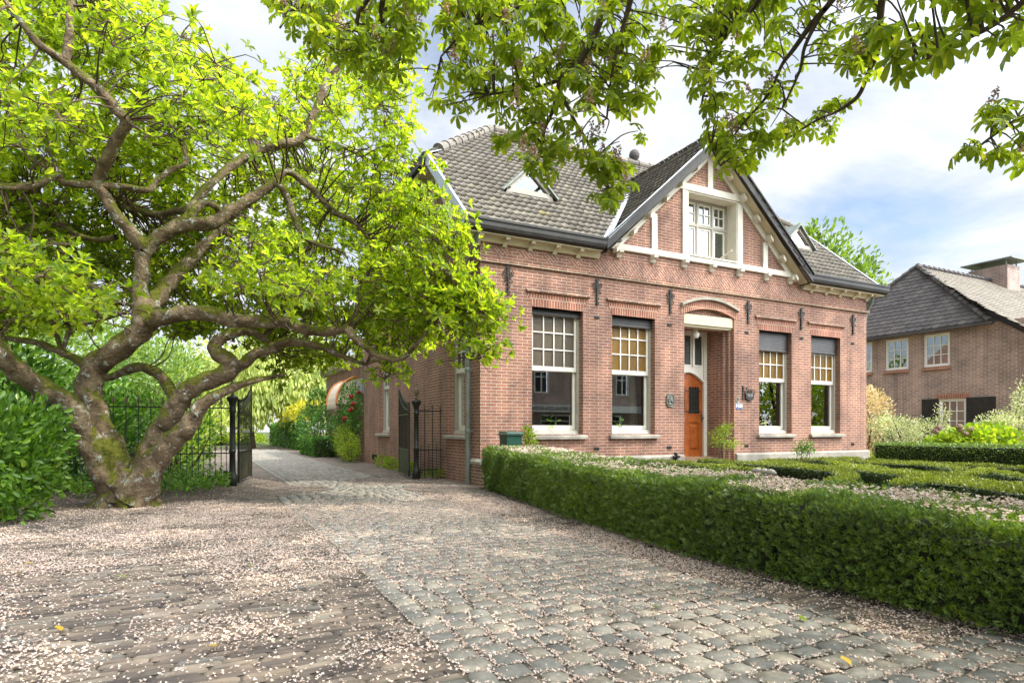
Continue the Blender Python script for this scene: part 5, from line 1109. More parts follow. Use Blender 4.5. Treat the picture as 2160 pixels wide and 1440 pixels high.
def hedge_core(poly, w, hs, root, inset=.06, name='inner_twigs'):
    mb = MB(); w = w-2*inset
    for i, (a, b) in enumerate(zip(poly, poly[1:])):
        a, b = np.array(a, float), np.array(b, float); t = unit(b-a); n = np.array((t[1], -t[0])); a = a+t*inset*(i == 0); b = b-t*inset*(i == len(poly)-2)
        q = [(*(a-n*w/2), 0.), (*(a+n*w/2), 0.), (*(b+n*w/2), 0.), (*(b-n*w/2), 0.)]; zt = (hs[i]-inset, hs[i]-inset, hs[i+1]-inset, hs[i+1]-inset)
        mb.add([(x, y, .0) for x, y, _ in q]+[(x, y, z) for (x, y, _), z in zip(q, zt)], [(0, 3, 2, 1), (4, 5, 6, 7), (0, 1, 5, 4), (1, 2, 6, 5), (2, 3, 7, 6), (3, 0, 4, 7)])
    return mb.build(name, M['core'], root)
rng = np.random.default_rng(29)
YP = [(.36, -.55), (.22, -1.3), (.0, -2.6), (-.32, -4.3), (-.56, -6.2), (-.62, -7.4), (-.56, -8.4), (-.45, -9.6)]; YH = [.69, .68, .66, .61, .585, .57, .56, .54]; YW = .95
yew = thing('yew_hedge', 'clipped dark yew hedge along the driveway with pale blossom on its flat top', 'hedge', (-.3, -5, 0))
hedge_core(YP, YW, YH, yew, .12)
P, Nn = hedge_pts(YP, YW, YH, 4200, rng)
bare = vnoise(P[:, 0]+P[:, 2], P[:, 1]-P[:, 2]*.6, .28, 61); k = (bare > .15) | (rng.random(len(P)) < .55); P, Nn = P[k], Nn[k]
new = rng.random(len(P)) < .11+.18*(vnoise(P[:, 0], P[:, 1]+P[:, 2], .5, 62) > .55)
for nm_, s, mt in (('foliage', ~new, 'yew'), ('new_shoots', new, 'lime')):
    n = s.sum(); leafobj(nm_, scatter(sprig_t(), P[s], frames(Nn[s]+rdir(n)*.75+(0, 0, .25), rdir(n, .4)), rng.uniform(.038, .068, n)*(.85 if mt == 'lime' else 1)), M[mt], yew)
n = 16000; i = rng.integers(0, len(YP)-1, n); s = rng.random(n); a = np.array(YP)[i]; b = np.array(YP)[i+1]; c = a+(b-a)*s[:, None]; t = unit(b-a); off = (rng.random(n)-.5)*YW*.96
c = c+np.stack((t[:, 1], -t[:, 0]), 1)*off[:, None]; h = np.array(YH)[i]*(1-s)+np.array(YH)[i+1]*s
k = rng.random(n) < np.clip((vnoise(c[:, 0], c[:, 1], .3, 71)-.25)*1.9, .08, 1); c, h = c[k], h[k]
blossoms('fallen_blossom', np.column_stack((c, h+rng.uniform(.02, .075, len(h)))), rng.uniform(.013, .022, len(h)), label='pale blossom lying on the flat top of the yew hedge', cat='petals')
def box_hedge(label, poly, w=.26, h=.30, dens=3000, mat='box', name='box_hedge', cat_='hedge', size=(.022, .036), grp='low box hedges of the knot garden'):
    c = np.mean(poly, 0); t = thing(name, label, cat_, (c[0], c[1], 0), grp); hs = [h]*len(poly)
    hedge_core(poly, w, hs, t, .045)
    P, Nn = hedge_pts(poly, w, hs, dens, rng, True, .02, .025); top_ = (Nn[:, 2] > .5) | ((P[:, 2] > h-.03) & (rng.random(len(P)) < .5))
    for nm_, s_, mt in (('foliage', ~top_, 'box_shaded' if mat == 'box' else mat), ('new_growth', top_, mat)):  # tops in bright new growth, box sides in the leaf with painted shade
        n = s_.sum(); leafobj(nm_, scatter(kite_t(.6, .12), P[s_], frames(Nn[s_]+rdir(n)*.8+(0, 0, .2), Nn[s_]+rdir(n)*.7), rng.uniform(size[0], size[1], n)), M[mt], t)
BH = [('box hedge strip running right behind the blossom-topped yew hedge', [(3.25,-.9),(3.2,-1.9),(3.12,-2.9),(3.0,-3.85)]),
 ('box hedge curving from the doorstep past the stone ornament to the yew hedge', [(4.75,-.75),(4.72,-1.8),(4.55,-3.3),(4.0,-4.5),(3.1,-5.15),(2.2,-5.6)]),
 ('long box hedge slanting from the right of the doorstep to the lower right picture edge', [(6.8,-.6),(6.1,-2.1),(5.65,-3.7),(4.8,-5.3),(4.0,-6.9),(3.5,-7.9)]),
 ('nearest box hedge bending beside the yew hedge in the right corner of the garden', [(2.95,-5.9),(3.75,-5.75),(3.55,-6.4),(2.9,-7.5),(2.3,-8.6)]),
 ('straight box hedge at the foot of the house wall under the right windows', [(7.2,-.45),(9.1,-.5),(10.3,-.5)]),
 ('box hedge with a hooked end in the middle of the knot garden', [(8.4,-1.0),(7.25,-2.2),(6.35,-3.9),(5.95,-4.9),(6.8,-4.85),(8.4,-4.3)]),
 ('short inner box hedge before the right windows', [(8.95,-1.0),(8.95,-2.1),(9.0,-3.0),(7.95,-4.1)]),
 ('box hedge in front of the dark yew block at the far right', [(10.0,-.9),(9.9,-1.9),(9.75,-3.9),(9.2,-5.4)]),
 ('box hedge at the right picture edge behind the slanting hedge', [(7.4,-4.9),(6.6,-5.6),(5.9,-6.6),(5.2,-7.8)]),
 ('short box hedge spur near the lower right picture edge', [(5.4,-5.3),(4.9,-6.3),(4.4,-7.4)])]
for i, (lb, pl) in enumerate(BH): box_hedge(lb, pl, h=(.44, .42, .36, .40, .33, .33, .32, .31, .34, .33)[i])
box_hedge('dark clipped yew block at the right below the variegated shrubs', [(10.7, -.9), (10.6, -2.6), (10.4, -5.4)], .8, .70, 1500, 'yew', 'yew_hedge', 'hedge', (.03, .05), None)
box_hedge('small clipped hedge block beside the drive below the roses', [(-.5, 13.3), (-.5, 17.2)], .8, .70, 700, 'shrub', 'hedge', 'hedge', (.05, .08), None)
# stone ornaments
def ornament(x, y, z, label, rx, rz):
    t = thing('stone_ornament', label, 'ornament', (x, y, 0), None)
    mb = MB()
    for q in np.linspace(-rx, rx, 7):
        r = .052+.022*math.sin(q*37+x); vs = [(x+.35*q+r*math.cos(a)*math.cos(e), y+q*.95+r*math.sin(a)*math.cos(e), z+rz+r*.8*math.sin(e)) for e in np.linspace(-1.4, 1.4, 6) for a in [2*math.pi*i/10 for i in range(10)]]
        mb.add(vs, [(k*10+i, k*10+(i+1) % 10, k*10+10+(i+1) % 10, k*10+10+i) for k in range(5) for i in range(10)]+[tuple(range(9, -1, -1)), tuple(range(50, 60))])
    mb.build('weathered_top', M['stone'], t, True); mb = MB(); mb.lathe([(.14, 0), (.14, .1), (.10, .14), (.11, z+.02)], (x, y, 0), 12); mb.build('pedestal', M['stone'], t)
ornament(2.45, -4.35, .40, 'weathered knobbly stone ornament lying behind the yew hedge', .26, .05); ornament(9.6, -4.95, .42, 'weathered stone ornament at the right edge before the dark yew block', .26, .06)
# ================================================================== SHRUBS AND TREES BEHIND
def shrub(name, label, cat_, ell, n, size, mat, T=None, grp=None, stems=6, up=.4, shell=.55, hang=0., extra=None, stem_mat='twig', foot=None, kind=None, thick=.03):
    ell = [tuple(float(q) for q in e) for e in ell]; c = np.mean([e[:3] for e in ell], 0); ft = np.array(foot if foot is not None else (c[0], c[1], 0), float)
    t = thing(name, label, cat_, (ft[0], ft[1], 0), grp); vol = np.array([e[3]*e[4]*e[5] for e in ell])**.67; cnt = (vol/vol.sum()*n).astype(int); P = []; Nn = []
    for e, m in zip(ell, cnt):
        d = unit(rng.normal(size=(m, 3))); r = rng.uniform(shell, 1.02, (m, 1)); P.append(np.array(e[:3])+d*r*np.array(e[3:])); Nn.append(d)
    P = np.vstack(P); Nn = np.vstack(Nn); k = P[:, 2] > .03; gap = vnoise(P[:, 0]*1.0+P[:, 2]*.6, P[:, 1]+P[:, 2]*.8, max(size[1]*3, .12), 77); k &= (gap > .22) | (rng.random(len(P)) < .4); P, Nn = P[k], Nn[k]; m = len(P)
    Y = Nn+rdir(m)*.7+(0, 0, up)
    if hang: Y = Y*.35+(0, 0, -hang)
    leafobj('crown' if cat_ == 'tree' else 'foliage', scatter(T or leaf_t(.42), P, frames(Y, Nn+rdir(m)*.6+(0, 0, .4)), rng.uniform(size[0], size[1], m)), M[mat], t)
    ps = []
    for i in range(stems):
        e = ell[i % len(ell)]; q = np.array(e[:3])+rng.normal(0, .35, 3)*np.array(e[3:]); s = np.array((ft[0], ft[1], -.05))+np.array((*rng.normal(0, .06 if cat_ != 'tree' else .02, 2), 0)); v, f = tube_arr(*smooth_path([s, s+(q-s)*.5+rng.normal(0, .08, 3)*np.linalg.norm(q-s), q], [thick, thick*.7, thick*.25], 3), 6, False); ps.append((v, np.array(f)))
    leafobj('trunk' if cat_ == 'tree' else 'stems', cat(ps), M[stem_mat], t)
    return t
def E(px, py, d, rx, ry=None, rz=None): p = ray(px, py, d); return (*p, rx, ry or rx, rz or rx)
shrub('laurel_bush', 'glossy bright green laurel bush at the left edge of the picture', 'bush', [E(-70, 960, 6.7, .75), E(20, 1010, 7.0, .50), E(50, 920, 7.3, .50), E(10, 1075, 6.9, .42, .42, .30), E(70, 985, 7.4, .36)], 4200, (.075, .125), 'laurel', shell=.5)
shrub('rhododendron', 'dark leafy rhododendron behind the railing between the trunk and left bush', 'bush', [(-8.6, 3.4, .9, 1.0, .8, .95), (-7.4, 3.5, 1.0, .9, .8, 1.0), (-6.4, 3.4, .8, .8, .7, .85), (-7.9, 4.0, 1.9, 1.1, .9, .8)], 4200, (.11, .17), 'shrub')
shrub('rhododendron', 'tall bright green shrub rising behind the left stem of the magnolia', 'bush', [(-10.2, 4.2, 1.6, 1.3, 1.0, 1.5), (-9.2, 5.0, 2.5, 1.2, 1.0, 1.1), (-11.4, 4.5, 2.6, 1.4, 1.0, 1.3)], 3800, (.11, .17), 'shrub')
shrub('garden_shrub', 'yellow-green shrub behind the railing just left of the open gate', 'bush', [(-5.2, 3.7, .75, .65, .6, .8), (-4.75, 4.6, .9, .5, .6, .9), (-5.6, 4.4, 1.2, .7, .7, .7)], 2600, (.07, .11), 'laurel')
shrub('garden_shrub', 'dark round shrub behind the railing right of the magnolia trunk', 'bush', [(-6.0, 4.6, .9, .7, .6, .95), (-6.6, 5.2, 1.3, .8, .7, .9)], 1900, (.08, .13), 'shrub')
shrub('garden_tree', 'leafy green tree filling the garden behind the magnolia', 'tree', [(-9.5, 9.5, 3.4, 2.6, 2.2, 1.9), (-12.5, 9, 4.0, 2.6, 2.2, 2.2), (-7.5, 11.5, 3.0, 2.0, 2.0, 1.6), (-14.5, 8, 2.6, 2.4, 2.0, 2.4), (-8.4, 10, 1.2, 2.2, 1.2, 1.1)], 7500, (.13, .22), 'far', stems=7, foot=(-9.8, 9.8, 0), stem_mat='bark2', thick=.14)
shrub('garden_tree', 'dark green tree behind the lower magnolia branches near the drive', 'tree', [(-5.9, 13.0, 2.8, 1.5, 1.5, 1.3), (-6.6, 12.0, 1.5, 1.3, 1.0, 1.1)], 3000, (.10, .17), 'far', stems=5, foot=(-6.4, 12.8, 0), stem_mat='bark2', thick=.10)
w_ = [E(560, 800, 33, 2.6, 2.2, 2.2), E(620, 830, 34, 2.4, 2.2, 1.9), E(660, 790, 35, 2.4, 2.2, 2.3), E(600, 750, 36, 3.0, 2.4, 2.0), E(540, 850, 32, 1.3, 1.3, 1.3)]
shrub('weeping_tree', 'pale weeping tree with hanging yellowish foliage at the far end of the drive', 'tree', w_, 11000, (.22, .40), 'willow', T=leaf_t(.30), hang=1.2, stems=1, foot=ray(534, 930, 34), stem_mat='bark', shell=.3, thick=.15)
shrub('far_tree', 'light green far tree closing the view behind the weeping tree', 'tree', [E(470, 850, 44, 3, 2.5, 2.2), E(420, 800, 46, 3.4, 2.5, 3), E(520, 780, 46, 3.4, 2.5, 3), E(370, 850, 43, 3, 2.5, 2.4), E(450, 895, 42, 3.2, 2, 1.4), E(390, 900, 41, 2.6, 2, 1.4)], 9000, (.25, .42), 'willow', stems=7, foot=ray(470, 935, 44), stem_mat='bark2', thick=.16, shell=.2)
shrub('golden_shrub', 'bright golden shrub above the ivy wall at the end of the drive', 'bush', [E(640, 870, 31, .9, .8, .45), E(655, 858, 32, .7, .7, .4), E(615, 876, 33, .8, .8, .35)], 1500, (.12, .2), 'yellow', stems=5, foot=ray(645, 940, 32))
shrub('far_tree', 'tall green tree showing beyond the right roof slope of the house', 'tree', [E(1735, 545, 40, 2.6, 2.4, 2.4), E(1795, 585, 40, 2.2, 2.2, 1.9), E(1835, 620, 41, 1.6, 1.6, 1.5), E(1712, 505, 40, 1.1, 1.1, 1.1), E(1760, 640, 40, 2.8, 2.6, 2.4)], 2600, (.30, .5), 'far', stems=8, foot=ray(1760, 935, 40), stem_mat='bark2', thick=.25, shell=.2)
shrub('far_tree', 'broad far tree beyond the garden left of the drive', 'tree', [(-16, 22, 4, 4, 3, 3), (-11, 24, 4.6, 3.5, 3, 3), (-19, 19, 6, 4, 3, 3), (-7.5, 28, 3.5, 3, 2.5, 2.5)], 6000, (.3, .5), 'far', stems=7, foot=(-13, 22.5, 0), stem_mat='bark2', thick=.3)
shrub('garden_hedge', 'tall dense green hedge closing the garden behind the railing on the left', 'hedge', [(-7+q*-2.4, 6.9+.3*math.sin(q*2), 1.25, 1.5, .8, 1.45+.25*math.sin(q*3)) for q in range(6)], 6500, (.10, .16), 'shrub', stems=8, foot=(-11, 6.9, 0), shell=.4)
shrub('garden_shrub', 'row of light green shrubs along the left side of the drive beyond the gate', 'bush', [(-5.2+.2*math.sin(q), 7.2+q*1.7, .75, .7, 1.0, .85+.2*math.sin(q*2)) for q in range(9)], 6500, (.08, .13), 'lime', stems=9, foot=(-5.3, 12, 0), shell=.4)
shrub('far_tree', 'green tree beyond the garden hedge seen between the magnolia stem and the gate', 'tree', [(-6.2, 24, 1.6, 1.8, 2, 2.0), (-8.0, 18, 2.2, 2.2, 2, 2.2), (-10.5, 19, 3.4, 2.5, 2, 2.6), (-6.6, 21, 2.4, 1.6, 1.6, 2.2)], 4200, (.18, .3), 'far', stems=6, foot=(-8.5, 18.5, 0), stem_mat='bark2', thick=.2, shell=.3)
iv = thing('ivy_wall', 'low garden wall wrapped in green ivy along the right of the drive', 'wall', (-.1, 27, 0))
mb = MB(); mb.box(-.15, .15, 21.4, 36, -.1, 1.25); mb.prism([(-.25, 1.25), (.25, 1.25), (.0, 1.5)], 1, 21.3, 36.1); mb.build('masonry', M['brick_n'], iv)
P, Nn = hedge_pts([(-.1, 21.2), (-.1, 36)], .6, [1.42, 1.42], 230, rng, True, .02, .08); n = len(P); leafobj('ivy', scatter(leaf_t(.85), P, frames(rdir(n)*.8+(0, 0, -.5), Nn+rdir(n)*.4), rng.uniform(.09, .16, n)), M['ivy'], iv)
shrub('climbing_shrub', 'green climbing shrub on the end of the rear wing left of the awning', 'bush', [(-.1, 17.6, 2.1, .5, 1.0, .75), (-.3, 18.4, 1.3, .6, .9, .8), (-.1, 16.4, 1.5, .35, .6, .5)], 2200, (.09, .15), 'ivy', foot=(-.1, 17.6, 0))
rs = shrub('climbing_rose', 'climbing rose with red blooms against the rear wing wall', 'rose bush', [(-.05, 11.2, 2.0, .35, .65, .75), (-.15, 11.6, 1.2, .4, .8, .7), (-.2, 12.4, .9, .45, .8, .7), (-.05, 10.3, 1.6, .3, .5, .9)], 3000, (.07, .12), 'ivy', foot=(-.05, 11.2, 0))
for px, py in ((757, 827), (741, 836), (745, 851), (743, 861), (739, 865), (727, 882)):
    p = ray(px, py, 20.2); mb = MB()
    for k in range(4):
        r = .075-.016*k; vs = [p+r*np.array((math.cos(a)*math.cos(e), math.sin(a)*math.cos(e), math.sin(e)*.9))+np.array((-.012*k, -.01*k, .012*k)) for e in (-1.2, -.5, .2, .8) for a in np.linspace(0, 6.28, 9)[:-1]+k*.4]
        mb.add(vs, [(j*8+i, j*8+(i+1) % 8, j*8+8+(i+1) % 8, j*8+8+i) for j in range(3) for i in range(8)])
    mb.build('rose_bloom', M['rose'], rs)
shrub('garden_shrub', 'low bright green bush at the corner of the side wall by the drive', 'bush', [(-.45, 9.6, .5, .4, .55, .5), (-.35, 10.5, .7, .4, .6, .55), (-.5, 9.0, .35, .3, .4, .33)], 2000, (.05, .085), 'lime')
shrub('edging_plant', 'low leafy plants along the foot of the side wall behind the gate leaf', 'plant', [(-.18, 5.2, .13, .16, .7, .16), (-.16, 6.4, .16, .15, .6, .18), (-.2, 3.9, .12, .18, .6, .16)], 1300, (.05, .08), 'lime')
shrub('edging_plant', 'small green plants at the foot of the short railing by the wall', 'plant', [(-.3, 2.1, .10, .2, .12, .12), (-.1, 1.95, .09, .12, .15, .11)], 380, (.04, .06), 'lime', stems=2)
# ground cover under the railing
rng = np.random.default_rng(55); n = 7500; x = rng.uniform(-10.5, -4.2, n); y = rng.uniform(.35, 3.2, n); k = (y > .55+.5*np.sin(x*1.7)*.4) & (y > .0+(-4.35-x)*-.1) & ~((x > -4.5) & (y < .9)); x, y = x[k], y[k]
h = .10+.17*vnoise(x, y, .4, 3)+.05*np.clip(y-.5, 0, 1); z = h*rng.uniform(.25, 1.05, len(x)); d = rdir(len(x), .6)
leafobj('ground_cover', scatter(leaf_t(.5), np.column_stack((x, y, z)), frames(d, rdir(len(x), 1.2)), rng.uniform(.055, .095, len(x))), M['laurel'], None, kind='stuff', label='leafy green ground cover under the railing beside the magnolia trunk', cat='ground cover')
n = 5000; x = rng.uniform(-9, -.6, n); y = rng.uniform(36, 46, n); d = rdir(n, .8)
leafobj('ground_cover', scatter(leaf_t(.5), np.column_stack((x, y, rng.uniform(.1, .7, n)*(.5+.5*vnoise(x, y, 1.5, 3)))), frames(d, rdir(n, 1)), rng.uniform(.16, .3, n)), M['lime'], None, kind='stuff', label='bright green planting at the far end of the drive', cat='ground cover')
n = 2600; x = rng.uniform(11.6, 19, n); y = rng.uniform(-2, 3, n); d = rdir(n, .8)
leafobj('ground_cover', scatter(leaf_t(.5), np.column_stack((x, y, rng.uniform(.02, .3, n))), frames(d, rdir(n, 1)), rng.uniform(.07, .12, n)), M['lime'], None, kind='stuff', label='green ground cover under the variegated shrubs right of the house', cat='ground cover')
# small shrubs in front of the house
shrub('small_shrub', 'slender fine-leaved shrub by the leftmost window behind the hedge', 'shrub', [(.75, -.55, .86, .17, .15, .20), (.68, -.6, 1.02, .10, .1, .1)], 420, (.035, .06), 'lime', stems=6, thick=.008, shell=.2, foot=(.75, -.5, 0))
shrub('small_shrub', 'airy little maple-like shrub with bare stem before the door reveal', 'shrub', [(5.4, -.65, .95, .28, .26, .14), (5.25, -.7, .78, .2, .2, .12), (5.75, -.6, .72, .3, .2, .13), (5.5, -.7, 1.1, .16, .16, .1)], 620, (.04, .065), 'lime', stems=9, thick=.012, shell=.1, foot=(5.5, -.62, 0))
shrub('small_shrub', 'small rounded shrub under the window right of the doorway', 'shrub', [(8.0, -.7, .66, .26, .24, .16), (8.15, -.72, .56, .2, .2, .12), (7.85, -.7, .55, .2, .2, .12)], 700, (.035, .055), 'shrub', stems=7, thick=.01, shell=.2, foot=(8.0, -.68, 0))
# variegated planting on the right
shrub('photinia_bush', 'tall pinkish cream bush at the right corner of the house', 'bush', [(14.1, 1.9, 1.5, .95, .9, .95), (13.6, 1.8, 2.0, .7, .7, .45), (14.6, 2.0, 1.9, .6, .6, .4), (13.9, 1.7, .8, .8, .7, .7)], 4200, (.06, .10), 'photinia', stems=8)
shrub('variegated_shrub', 'pale cream-green variegated shrub in front of the pinkish bush', 'bush', [(13.3, .3, .95, .75, .7, .5), (12.9, .4, 1.15, .5, .5, .4), (13.9, -.1, 1.0, .65, .6, .42), (14.2, -.4, 1.4, .22, .22, .45), (13.1, .2, .55, .6, .6, .35)], 4600, (.05, .085), 'varie', T=leaf_t(.36), stems=14, shell=.3)
shrub('variegated_shrub', 'large pale variegated shrub with two upright spikes at the right picture edge', 'bush', [(15.6, -1.6, 1.05, 1.1, 1.0, .62), (16.4, -1.9, 1.3, 1.0, 1.0, .7), (14.8, -1.5, 1.15, .6, .55, .40), (15.5, -1.7, 1.9, .20, .2, .55), (16.05, -1.8, 2.1, .30, .3, .65), (14.9, -1.2, .6, .6, .5, .3)], 7000, (.05, .09), 'varie', T=leaf_t(.36), stems=16, shell=.3)
hy = shrub('hydrangea', 'green hydrangea with faded round flower heads behind the dark yew block', 'bush', [(12.6, -1.9, .72, .75, .6, .42), (13.3, -2.1, .75, .6, .55, .42), (12.0, -1.7, .62, .45, .45, .32)], 2300, (.09, .15), 'lime', T=leaf_t(.75), stems=8)
for px, py in ((1973, 910), (2026, 906), (2047, 905), (2023, 900), (1979, 903), (2036, 915), (2090, 925)):
    p = ray(px, py, 15.0); m = 130; d = unit(rng.normal(size=(m, 3))); leafobj('flower_head', scatter(kite_t(.9, .15), p+d*.075*np.array((1, 1, .8)), frames(np.cross(d, rdir(m)), d), rng.uniform(.03, .045, m)), M['hydr'], hy)
# ================================================================== NEIGHBOURING HOUSE
NB = thing('neighbour_house', 'neighbouring brick house with a scalloped shingle roof and white windows on the right', 'house', (26, 4.5, 0))
NX = 20.85; ZE = 4.93
NW = [(2.868, 3.822, 3.494, 4.758), (4.407, 5.35, 3.494, 4.757), (5.916, 6.86, 3.494, 4.757), (2.309, 3.254, .9, 2.21)]
XN = lambda u, n, z: (NX+n, u, z)
mb = MB(XN); wall(mb, -2.6, 8.8, -.1, ZE, .3, NW); mb.build('side_wall', M['brick_n'], NB)
mb = MB(); mb.box(NX+.3, 33, -2.6, -2.3, -.1, 2.4); mb.box(NX+.3, 33, 8.5, 8.8, -.1, ZE); mb.box(33, 33.3, -2.6, 8.8, -.1, ZE); mb.build('outer_wall', M['brick_n'], NB)
for i, (a, b, c, d) in enumerate(NW):
    mb = MB(XN); e = .05
    mb.box(a+.005, a+e, .03, .12, c, d); mb.box(b-e, b-.005, .03, .12, c, d); mb.box(a+e, b-e, .03, .12, c, c+e); mb.box(a+e, b-e, .03, .12, d-e, d)
    f = mb.build('window', M['white'], NB)
    mb = MB(XN); a2, b2, c2, d2 = a+e, b-e, c+e, d-e
    mb.box(a2, a2+.05, .05, .10, c2, d2); mb.box(b2-.05, b2, .05, .10, c2, d2); mb.box(a2+.05, b2-.05, .05, .10, c2, c2+.05); mb.box(a2+.05, b2-.05, .05, .10, d2-.05, d2)
    for k in (1, 2): u = a2+.05+(b2-a2-.1)*k/3; mb.box(u-.014, u+.014, .046, .09, c2+.05, d2-.05); z = c2+.05+(d2-c2-.1)*k/3; mb.box(a2+.05, b2-.05, .043, .088, z-.014, z+.014)
    mb.build('sash', M['white'], f)
    mb = MB(XN); mb.box(a2+.04, b2-.04, .07, .076, c2+.04, d2-.04); mb.build('pane', M['glass'], f)
    mb = MB(XN); mb.prism([(-.07, c-.14), (.06, c-.14), (.06, c-.0), (-.07, c-.03)], 0, a-.04, b+.04); mb.build('sill', M['brick_arch'], f)
    if i < 3: mb = MB(XN); mb.box(a-.05, b+.05, .4, .42, c-.1, d+.1); mb.build('curtain', M['blind'] if i == 1 else M['curtain_b'], f)
mb = MB(XN); mb.box(a-.2, b+.2, .5, .52, .6, 2.4); mb.build('interior_wall', M['plaster'], NB)
for u0, u1 in ((3.27, 3.87), (1.35, 2.29)):
    mb = MB(XN); mb.box(u0, u1, -.05, -.0, .75, 2.24)
    for k in range(5): q = u0+(u1-u0)*(k+.5)/5; mb.box(q-.05, q+.05, -.058, -.05, .8, 2.2)
    mb.build('shutter', M['black'], NB)
mb = MB(XN); mb.box(2.2, 3.36, -.004, .01, 2.21, 2.42); mb.build('soldier_course', M['brick_arch'], NB)
# roof: hip face towards us (-X) and long slope towards the street (-Y)
AX, AY, AZ = 22.5, 5.0, 7.95; HX, HY0, HY1 = 20.50, 1.40, 8.60; FY, FZ = -3.0, 2.15
sl = (AZ-FZ)/(AY-FY)
mb = MB(); h0 = (HX, HY0, ZE-.02); h1 = (HX, HY1, ZE-.02); ap = (AX, AY, AZ); rg = (33.6, AY, AZ)
mb.add([h0, h1, ap, rg, (HX, FY, FZ), (33.6, FY, FZ), (33.6, 9.2, ZE-.3), (HX, 9.2, ZE-.3), (HX, HY0, FZ+sl*(HY0-FY))], [(0, 2, 1), (8, 4, 5, 3, 2), (1, 2, 3, 6, 7)])
nroof = mb.build('roof', M['shingle'], NB)
def scallops(o, u, v, nrm, Lu, Lv, mask, wd, ex, mat, name):
    n = 9; P2 = [(-.49, 1.3), (-.49, .30)]+[(.49*math.cos(a), .30-.36*math.sin(a)) for a in np.linspace(math.pi, 2*math.pi, n)[1:-1]*1.0]+[(.49, .30), (.49, 1.3)]
    P2 = [(x, y if y >= .3 else .30-(y-.30)*-1) for x, y in P2]
    P2 = [(-.49, 1.3), (-.49, .28), (-.40, .10), (-.22, .01), (0, -.02), (.22, .01), (.40, .10), (.49, .28), (.49, 1.3)]
    T = np.array([(x*wd, y*ex, .022 if y < .5 else .0) for x, y in P2]+[(x*wd, y*ex, .004 if y < .5 else -.01) for x, y in P2]); k = len(P2)
    o, u, v, nrm = (np.array(q, float) for q in (o, u, v, nrm)); A = np.stack((u, v, nrm)); nu, nv = int(Lu/wd)+2, int(Lv/ex)+2
    gi, gj = np.meshgrid(np.arange(nu), np.arange(nv)); gi, gj = gi.ravel(), gj.ravel(); C = o+((gi+.5*(gj % 2))*wd)[:, None]*u+(gj*ex)[:, None]*v; C = C[[mask(*(c+v*ex*.5)) for c in C]]
    V = ((T @ A)[None]+C[:, None]).reshape(-1, 3); F = np.array([(8, 7, 1, 0), (7, 6, 2, 1), (6, 5, 3, 2), (5, 4, 4+0, 3)][:3]+[(5, 4, 3, 3)]); F = np.array([(0, 1, 7, 8), (1, 2, 6, 7), (2, 3, 5, 6)]+[(k+i, k+i+1, i+1, i) for i in range(1, 7)]+[(3, 4, 5, 5)])
    me = bpy.data.meshes.new(name); fs = []
    for j in range(len(C)): b = j*2*k; fs += [tuple(b+i for i in f[:3 if f[2] == f[3] else 4]) for f in F]
    me.from_pydata((V-ORG[nroof]).tolist(), [], fs); me.update(); return link(name, me, mat, nroof)
hv = unit(np.array((AX-HX, 0, AZ-ZE))); hn = np.array((-hv[2], 0, hv[0]))
def hm(x, y, z): f = (z-ZE)/(AZ-ZE); return f < 1 and HY0+(AY-HY0)*f-.08 < y < HY1-(HY1-AY)*f+.08
scallops((HX, HY1, ZE), (0, -1, 0), hv, hn, HY1-HY0, 3.9, hm, .30, .20, M['shingle'], 'scallop_shingles')  # unlit hip face: darker copy, its shade painted in the colour
fv = unit(np.array((0, AY-FY, AZ-FZ))); fn = np.array((0, -fv[2], fv[1]))
def fm(x, y, z):
    f = (z-ZE)/(AZ-ZE); return y < AY and x < 33.5 and (x > HX-.05 if z < FZ+sl*(HY0-FY) else x > HX+(AX-HX)*np.clip((y-HY0)/(AY-HY0), 0, 1)-.08)
scallops((HX, FY, FZ), (1, 0, 0), fv, fn, 13.2, 9.9, fm, .30, .22, M['shingle_lit'], 'scallop_shingles')  # street slope: lighter copy, painted as sunlit
mb = MB(); a = np.array(h0); b = np.array(ap)
for s, e, k in ((np.array(h0), b, 16), (np.array(h1), b, 16), (b, np.array(rg), 30)):
    for i in range(k): p, q = s+(e-s)*i/k, s+(e-s)*(i+1.15)/k; mb.tube([p+(0, 0, .05), q+(0, 0, .03)], [.11, .09], 6)
mb.build('ridge_shingles', M['shingle'], nroof)
mb = MB(); mb.box(HX-.05, HX+.06, HY0-.1, HY1, ZE-.12, ZE-.02); mb.box(HX+.06, NX, HY0, HY1, ZE-.06, ZE-.03); mb.build('gutter', M['shingle'], NB)
mb = MB(); mb.bar((NX-.12, FY, FZ-.10), (NX-.12, HY0+.1, FZ+sl*(HY0-FY)-.06), .10, .22); mb.build('verge_board', M['black'], NB)
mb = MB(); mb.add([(NX, FY+.3, 2.3), (NX, HY0, ZE), (NX+.3, HY0, ZE), (NX+.3, FY+.3, 2.3)], [(0, 1, 2, 3)]); mb.build('verge_soffit', M['black'], NB)
mb = MB(); mb.box(28.2, 29.3, 4.3, 5.9, 7.2, 8.60); ch = mb.build('chimney', M['brick_n'], nroof)
mb = MB(); mb.bar((28.0, 5.1, 8.86), (29.6, 5.1, 8.86), 2.1, .05)
for x in (28.3, 29.2):
    for y in (4.4, 5.8): mb.tube([(x, y, 8.6), (x, y, 8.85)], .03, 6)
mb.build('chimney_cap', M['zinc'], ch)
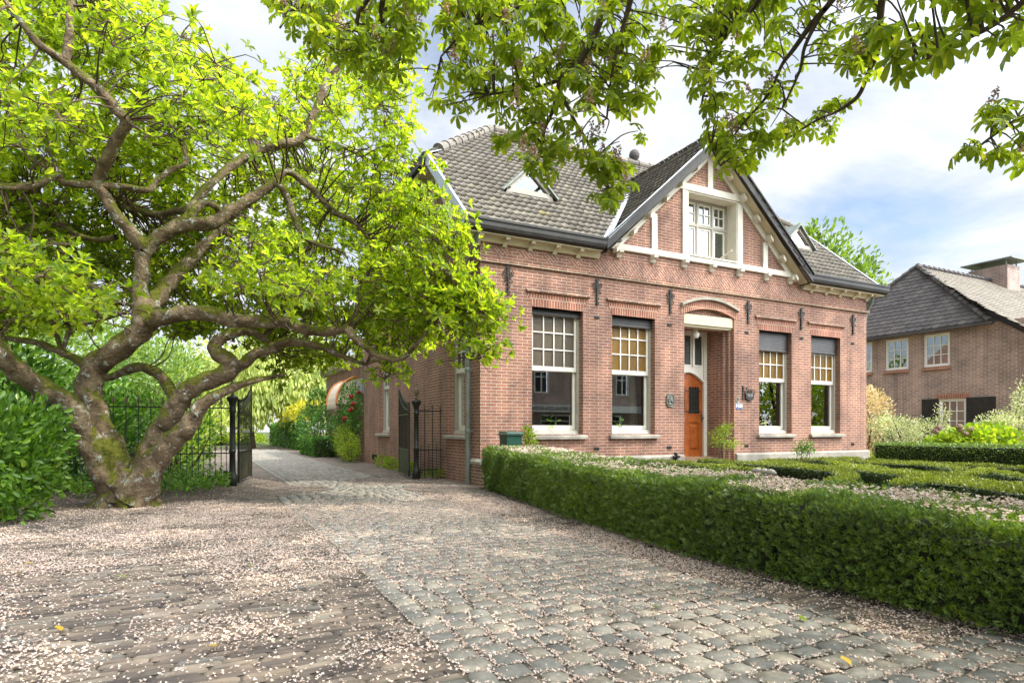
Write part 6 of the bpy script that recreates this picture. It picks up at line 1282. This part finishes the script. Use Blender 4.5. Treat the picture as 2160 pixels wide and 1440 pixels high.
# ================================================================== HOUSES ACROSS THE STREET (seen in the window panes)
OP = thing('street_house', 'brown terraced house with a shop front across the street, mirrored in the front windows', 'house', (12, -27, 0))
mb = MB(lambda u, n, z: (u, -26.5-n, z)); ow = [(x, x+1.2, 3.6, 5.2) for x in (2.5, 6, 9.2, 12.6, 16, 19.4, 23)]+[(x, x+2.6, .7, 2.1) for x in (3, 7.5, 12, 16.5, 21)]
wall(mb, -2, 30, 0, 6.6, .3, ow); mb.build('street_wall', M['brick_n'], OP)
for a, b, c, d in ow:
    mb = MB(lambda u, n, z: (u, -26.5-n, z)); e = .09
    mb.box(a, a+e, .02, .12, c, d); mb.box(b-e, b, .02, .12, c, d); mb.box(a+e, b-e, .02, .12, c, c+e); mb.box(a+e, b-e, .02, .12, d-e, d); mb.box((a+b)/2-.04, (a+b)/2+.04, .03, .11, c+e, d-e); mb.box(a+e, b-e, .025, .115, d-.5, d-.42)
    f = mb.build('window', M['white'], OP); mb = MB(lambda u, n, z: (u, -26.5-n, z)); mb.box(a+e, b-e, .2, .22, c+e, d-e); mb.build('pane', M['blind'], f)
mb = MB(); mb.box(2, 25, -26.5, -25.6, 2.25, 2.75); fa = mb.build('shop_fascia', M['white'], OP)
fc = bpy.data.curves.new('shop_lettering', 'FONT'); fc.body = 'KAPSALON RONALD'; fc.size = .42; fc.extrude = .01; tmp = bpy.data.objects.new('lettering', fc); COL.objects.link(tmp); dg = bpy.context.evaluated_depsgraph_get(); tme = bpy.data.meshes.new_from_object(tmp.evaluated_get(dg)); bpy.data.objects.remove(tmp); tme.materials.clear(); fo = link('shop_lettering', tme, M['black'], fa); fo.rotation_euler = (R(90), 0, R(180)); fo.location = np.array((18.5, -25.58, 2.36))-ORG[OP]
mb = MB(); mb.prism([(-26.8, 6.6), (-32, 6.6), (-29.4, 9.6)], 0, -2.3, 30.3); mb.build('roof', M['shingle'], OP)

shrub('street_tree', 'round green street tree mirrored in the right-hand window panes', 'tree', [(33, -20, 3.2, 4, 3, 2.6), (39, -22, 4, 4, 3, 3), (27, -19.5, 3, 2.6, 2.4, 2.2), (45, -24, 4, 4, 3, 3)], 4500, (.3, .5), 'lime', stems=6, foot=(34, -20.5, 0), stem_mat='bark2', thick=.2, shell=.3)
